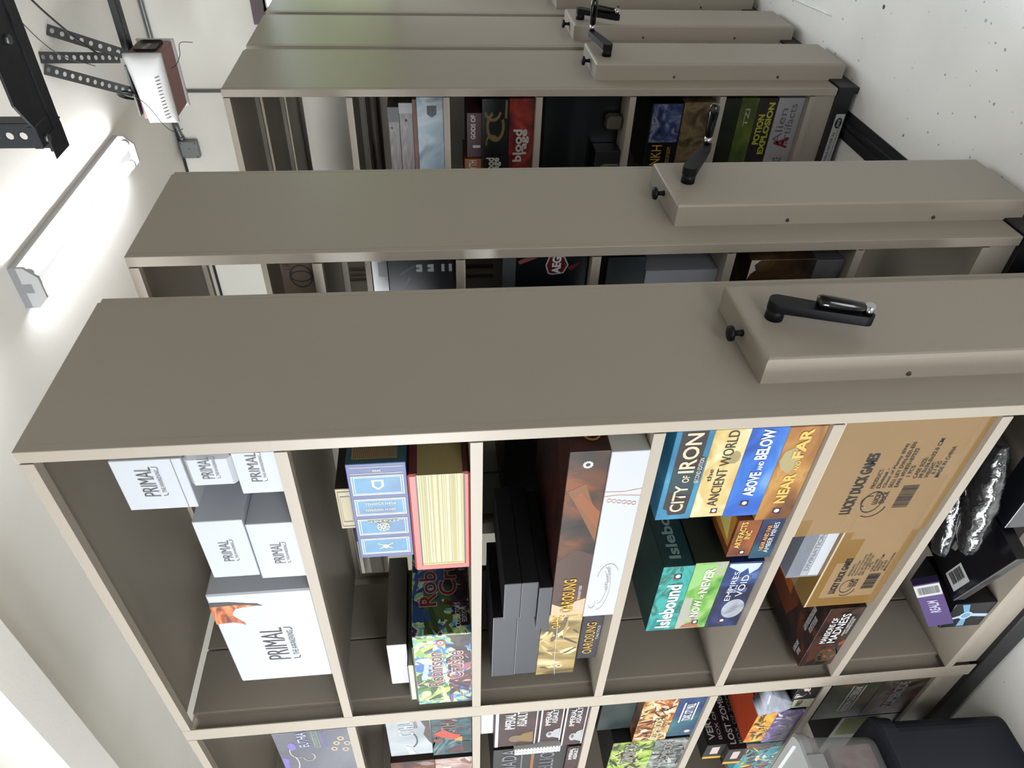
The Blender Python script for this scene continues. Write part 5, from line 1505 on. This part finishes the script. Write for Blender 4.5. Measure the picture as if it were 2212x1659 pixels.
for i, (y0, y1, z1, zz_) in enumerate(((0.43, 0.70, 1.545, T3), (0.71, 1.06, 1.50, T3), (0.60, 1.05, 1.80, T2), (0.45, 1.02, 1.17, T4), (0.42, 1.04, 0.79, T5), (0.40, 1.0, 0.42, T6))):  # all but the lettered one added to darken the view through the bays
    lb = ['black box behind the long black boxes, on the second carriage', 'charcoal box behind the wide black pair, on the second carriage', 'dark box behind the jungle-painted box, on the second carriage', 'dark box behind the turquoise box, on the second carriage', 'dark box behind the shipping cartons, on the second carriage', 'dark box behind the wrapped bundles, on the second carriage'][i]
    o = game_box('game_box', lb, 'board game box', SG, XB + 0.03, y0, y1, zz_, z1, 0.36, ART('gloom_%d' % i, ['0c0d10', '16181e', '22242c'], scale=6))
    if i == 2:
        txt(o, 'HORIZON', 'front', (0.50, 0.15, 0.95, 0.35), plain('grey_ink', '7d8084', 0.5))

# ================================================================== third carriage
XCc = 1.820
TG = 'boxes on the third carriage'
YA, YZ = 0.046, 0.365
BARK = ART('bark_print', ['241c18', '4a3c34', '6e5c50', '8a7a6c'], scale=22, dist=1.5, stretch=(1, .4, 2))
o = game_box('game_box', 'pale blue icy box on the second shelf of the third carriage', 'board game box', TG, XCc + 0.02, YA - 0.01, YZ, T2, 1.749, 0.30, ART('ice_print', ['5a7486', '8aa4b4', 'b4c4ce', '46586a'], scale=6, dist=1.8))
shapes(o, 'flag_print', 'front', [(0, [(0.80, 0.62), (0.90, 0.62), (0.90, 0.26), (0.80, 0.26), (0.76, 0.44)])], [NV])
bkx = empty('stacked_books', (XCc + 0.02, 0, 1.7495))
bpy.data.objects.remove(bkx)
o = game_box('game_box', 'thin box with reddish edges lying on the pale blue icy box', 'board game box', TG, XCc + 0.022, YA, YZ, 1.7495, 1.7655, 0.28, plain('brick_edge', '7a4a3a', 0.5))
o = game_box('game_box', 'bark-brown box with a grey cap end, third carriage second shelf', 'board game box', TG, XCc + 0.03, 0.062, YZ, 1.766, 1.8175, 0.28, BARK)
shapes(o, 'cap_print', 'front', [(0, rc(0.87, 0.0, 1.0, 1.0)), (1, disc(0.78, 0.5, 0.02, 0.1, 10))], [plain('cap_slate', '3a4448', 0.3), INK])
o = game_box('game_box', 'shorter bark-brown box with a dark cap end lying on top, third carriage', 'board game box', TG, XCc + 0.03, 0.078, YZ, 1.818, 1.861, 0.28, BARK)
shapes(o, 'cap_print', 'front', [(0, rc(0.80, 0.0, 1.0, 1.0)), (1, disc(0.72, 0.7, 0.02, 0.1, 10))], [plain('cap_olive', '2e2c28', 0.4), INK])
o = game_box('game_box', 'red box with gothic white lettering on the third shelf of the third carriage', 'board game box', TG, XCc + 0.03, YA, YZ, T3, 1.390, 0.30, ART('blood_print', ['1c0c0e', '5a1216', '8a2018', 'b0402a'], scale=7, dist=1.8))
BN = plain('bone_white_ink', 'd4d0c4', 0.4)
txt(o, 'blood', 'front', (0.20, 0.46, 0.62, 0.82), BN, bold=0.03)
txt(o, 'rage', 'front', (0.30, 0.18, 0.62, 0.46), BN, bold=0.03)
o = game_box('game_box', 'black box with a gold serpent and gothic lettering on the red box, third carriage', 'board game box', TG, XCc + 0.028, YA, YZ, 1.3905, 1.497, 0.30, plain('ink_black_card', '0f1112', 0.3))
OG = plain('old_gold', '7c6634', 0.4)
shapes(o, 'serpent_print', 'front', stroke_polys(arc(0.66, 0.5, 0.17, 0.30, 20, 300), 0.05, 0.10) + stroke_polys(arc(0.86, 0.60, 0.12, 0.28, 100, 260), 0.04, 0.08) + stroke_polys(arc(0.46, 0.62, 0.08, 0.22, -80, 120), 0.035, 0.07) + stroke_polys([(0.76, 0.12), (0.98, 0.10)], 0.04, 0.08), [OG])
txt(o, 'blood', 'front', (0.02, 0.52, 0.26, 0.84), BN, bold=0.03)
txt(o, 'rage', 'front', (0.06, 0.26, 0.26, 0.52), BN, bold=0.03)
o = game_box('small_box', 'maroon box with pale lettering on the gold serpent box, third carriage', 'box', None, XCc + 0.04, 0.105, 0.285, 1.4975, 1.556, 0.2, plain('maroon_card', '4a1c24', 0.4))
txt(o, 'GODS OF', 'front', (0.42, 0.42, 0.96, 0.74), BN, bold=0.03)
shapes(o, 'label', 'front', [(0, rc(0.22, 0.08, 0.28, 0.6))], [BN])
o = game_box('small_box', 'orange box with white lettering beside the maroon one, third carriage', 'box', None, XCc + 0.04, 0.292, 0.40, 1.4975, 1.566, 0.2, plain('orange_card', 'a85a22', 0.4))
txt(o, 'MYTH', 'front', (0.45, 0.3, 0.95, 0.75), BN, bold=0.03)
o = game_box('small_box', 'small dark case with a rounded beige label on the fourth shelf, third carriage', 'box', None, XCc + 0.03, 0.262, 0.42, T4, 1.028, 0.085, plain('case_dark', '1c1a1c', 0.3))
shapes(o, 'label', 'front', [(0, [(0.3, 0.04), (0.66, 0.04), (0.66, 0.62), (0.58, 0.80), (0.3, 0.80)])], [plain('label_beige', '8a8078', 0.5)])
barcode(o, 'front', (0.50, 0.10, 0.62, 0.42), False, 17)
o = game_box('game_box', 'large black case filling the fourth shelf of the third carriage', 'board game box', TG, XCc + 0.12, 0.05, 0.60, T4, 1.235, 0.30, plain('case_black', '0e1013', 0.3))
o = game_box('carved_block', 'pale carved block standing on the fourth shelf of the third carriage', 'block', None, XCc + 0.05, 0.13, 0.185, T4, 0.99, 0.06, plain('carved_wood', '5a5040', 0.5), bv=0.01)
o = game_box('game_box', 'brown swirling-art box at the middle of the fifth shelf, third carriage', 'board game box', TG, XCc + 0.03, 0.064, 0.36, T5, 0.690, 0.30, ART('swirl_brown', ['2c2418', '5a4a34', '8a744c', '3a2c2c'], scale=10, dist=2.2))
o = game_box('game_box', 'black box with blue art and gold lettering on the swirling-art box, third carriage', 'board game box', TG, XCc + 0.028, 0.066, 0.36, 0.6905, 0.8205, 0.30, plain('ink_black_card', '0f1112', 0.3))
shapes(o, 'artwork', 'front', [(0, rc(0.46, 0.04, 0.99, 0.96))], [ART('blue_fray', ['141a30', '2a3868', '56608c', '9a98a4', '1a1c2c'], scale=13, dist=2.2)])
txt(o, 'ANKH', 'front', (0.02, 0.50, 0.42, 0.82), GOLD, bold=0.0)
txt(o, 'GODS OF EGYPT', 'front', (0.12, 0.20, 0.40, 0.32), GOLD, name='subtitle_lettering')
o = game_box('game_box', 'white box with a red letter at the bottom of the pile, third carriage', 'board game box', TG, XCc + 0.03, 0.047, 0.345, T6, 0.303, 0.30, plain('box_white2', 'b4b0b2', 0.5))
txt(o, 'Alien', 'front', (0.36, 0.56, 0.86, 0.86), plain('soft_grey_ink', '6a686a', 0.4))
txt(o, 'artifacts', 'front', (0.36, 0.24, 0.92, 0.52), plain('soft_grey_ink', '6a686a', 0.4))
txt(o, 'A', 'front', (0.30, 0.22, 0.46, 0.78), plain('crimson_ink', '8a1c2c', 0.4), bold=0.03)
txt(o, 'RACE', 'front', (0.05, 0.3, 0.17, 0.62), INK, name='small_lettering')
o = game_box('game_box', 'dark box with yellow-green lettering in the lowest shelf pile, third carriage', 'board game box', TG, XCc + 0.03, 0.047, 0.345, 0.3035, 0.384, 0.30, ART('potion_print', ['1a1614', '2c2420', '3c342c'], scale=8))
YGN = plain('lime_ink', 'c4c83c', 0.4)
txt(o, 'POTION', 'front', (0.36, 0.52, 0.78, 0.86), YGN, bold=0.04)
txt(o, 'EXPLOSION', 'front', (0.22, 0.14, 0.94, 0.46), YGN, bold=0.04)
o = game_box('game_box', 'green box in the middle of the lowest shelf pile, third carriage', 'board game box', TG, XCc + 0.03, 0.047, 0.345, 0.3845, 0.457, 0.30, ART('moss_print', ['3c4a1e', '5c6e2c', '6e8034'], scale=6))
txt(o, 'TZI', 'front', (0.62, 0.40, 0.86, 0.66), plain('pale_sage', 'b4bca0', 0.4), bold=0.02)
o = game_box('game_box', 'black-green box on top of the lowest shelf pile, third carriage', 'board game box', TG, XCc + 0.03, 0.047, 0.345, 0.4575, 0.533, 0.30, ART('bog_print', ['0e120a', '1a2212', '26301a'], scale=7))

# ================================================================== bins on the floor by the far bay


def rr_ring(bm, w_, d_, r, z, n=6):
    vs = []
    for cx, cy, a0 in ((w_ / 2 - r, d_ / 2 - r, 0), (-w_ / 2 + r, d_ / 2 - r, 90), (-w_ / 2 + r, -d_ / 2 + r, 180), (w_ / 2 - r, -d_ / 2 + r, 270)):
        for k in range(n + 1):
            a = math.radians(a0 + 90 * k / n)
            vs.append(bm.verts.new((cx + r * math.cos(a), cy + r * math.sin(a), z)))
    return vs


def tub(name, rings, m, parent, close_top=False):
    """stacked rounded-rectangle rings (width, depth, radius, z)"""
    bm = bmesh.new()
    prev = None
    first = None
    for q in rings:
        v = rr_ring(bm, *q)
        if prev:
            n = len(v)
            for k in range(n):
                f = bm.faces.new((prev[k], prev[(k + 1) % n], v[(k + 1) % n], v[k]))
                f.smooth = False
        else:
            first = v
        prev = v
    bm.faces.new(first[::-1])
    if close_top:
        bm.faces.new(prev)
    return finish(name, bm, m, parent)


NAVY = plain('navy_plastic', '1c2438', 0.5, bump=0.1, bscale=120)
t = empty('storage_tote', (-0.362, 1.475, 0.0))
tag(t, 'dark navy plastic storage tote on the floor by the far bay', 'storage tote')
tub('body', [(0.545, 0.435, 0.04, 0.0), (0.55, 0.44, 0.045, 0.01), (0.572, 0.455, 0.05, 0.36), (0.59, 0.468, 0.05, 0.362), (0.595, 0.472, 0.05, 0.398)], NAVY, t, True)
tub('lid', [(0.60, 0.478, 0.052, 0.3985), (0.602, 0.48, 0.052, 0.408), (0.596, 0.474, 0.05, 0.418), (0.56, 0.44, 0.045, 0.420)], NAVY, t, True)
box('handle', -0.08, 0.08, -0.252, -0.232, 0.345, 0.36, NAVY, t, bv=0.004)
MILK = clearish('milky_plastic', 'e6e8e6', 0.6, 0.3)
c = empty('clear_bin', (-0.290, 1.475, 0.4205))
tag(c, 'translucent white plastic bin with a snap lid standing on the navy tote', 'storage bin')
tub('body', [(0.36, 0.37, 0.035, 0.0), (0.37, 0.38, 0.04, 0.012), (0.392, 0.40, 0.04, 0.20), (0.40, 0.41, 0.04, 0.202), (0.402, 0.412, 0.04, 0.214)], MILK, c)
tub('lid', [(0.41, 0.42, 0.042, 0.2145), (0.416, 0.426, 0.045, 0.222), (0.416, 0.426, 0.045, 0.240), (0.40, 0.41, 0.04, 0.246), (0.36, 0.37, 0.035, 0.246), (0.35, 0.36, 0.03, 0.238)], plain('milky_lid', 'd4d6d4', 0.35), c, True)
bm = bmesh.new()
tube(bm, [Vector((0.05 + 0.035 * math.cos(a), -0.2005 + 0.004, 0.14 - 0.03 * math.sin(a))) for a in [PI * k / 12 for k in range(13)]], 0.006, 8)
finish('handle', bm, plain('bin_handle', 'd8d4c4', 0.4), c)
for sx in (-0.1, 0.1):
    box('latch', sx - 0.03, sx + 0.03, -0.219, -0.2135, 0.19, 0.244, plain('milky_lid', 'd4d6d4', 0.35), c, bv=0.003)
o = game_box('toy_box', 'red and pink box inside the translucent bin, seen blurred through its wall', 'box', None, -0.43, 1.30, 1.62, 0.435, 0.57, 0.30, plain('toy_red', 'a8524e', 0.6), side=ART('toy_print', ['b86a66', 'd8b0ac', '8a4a48'], scale=7))
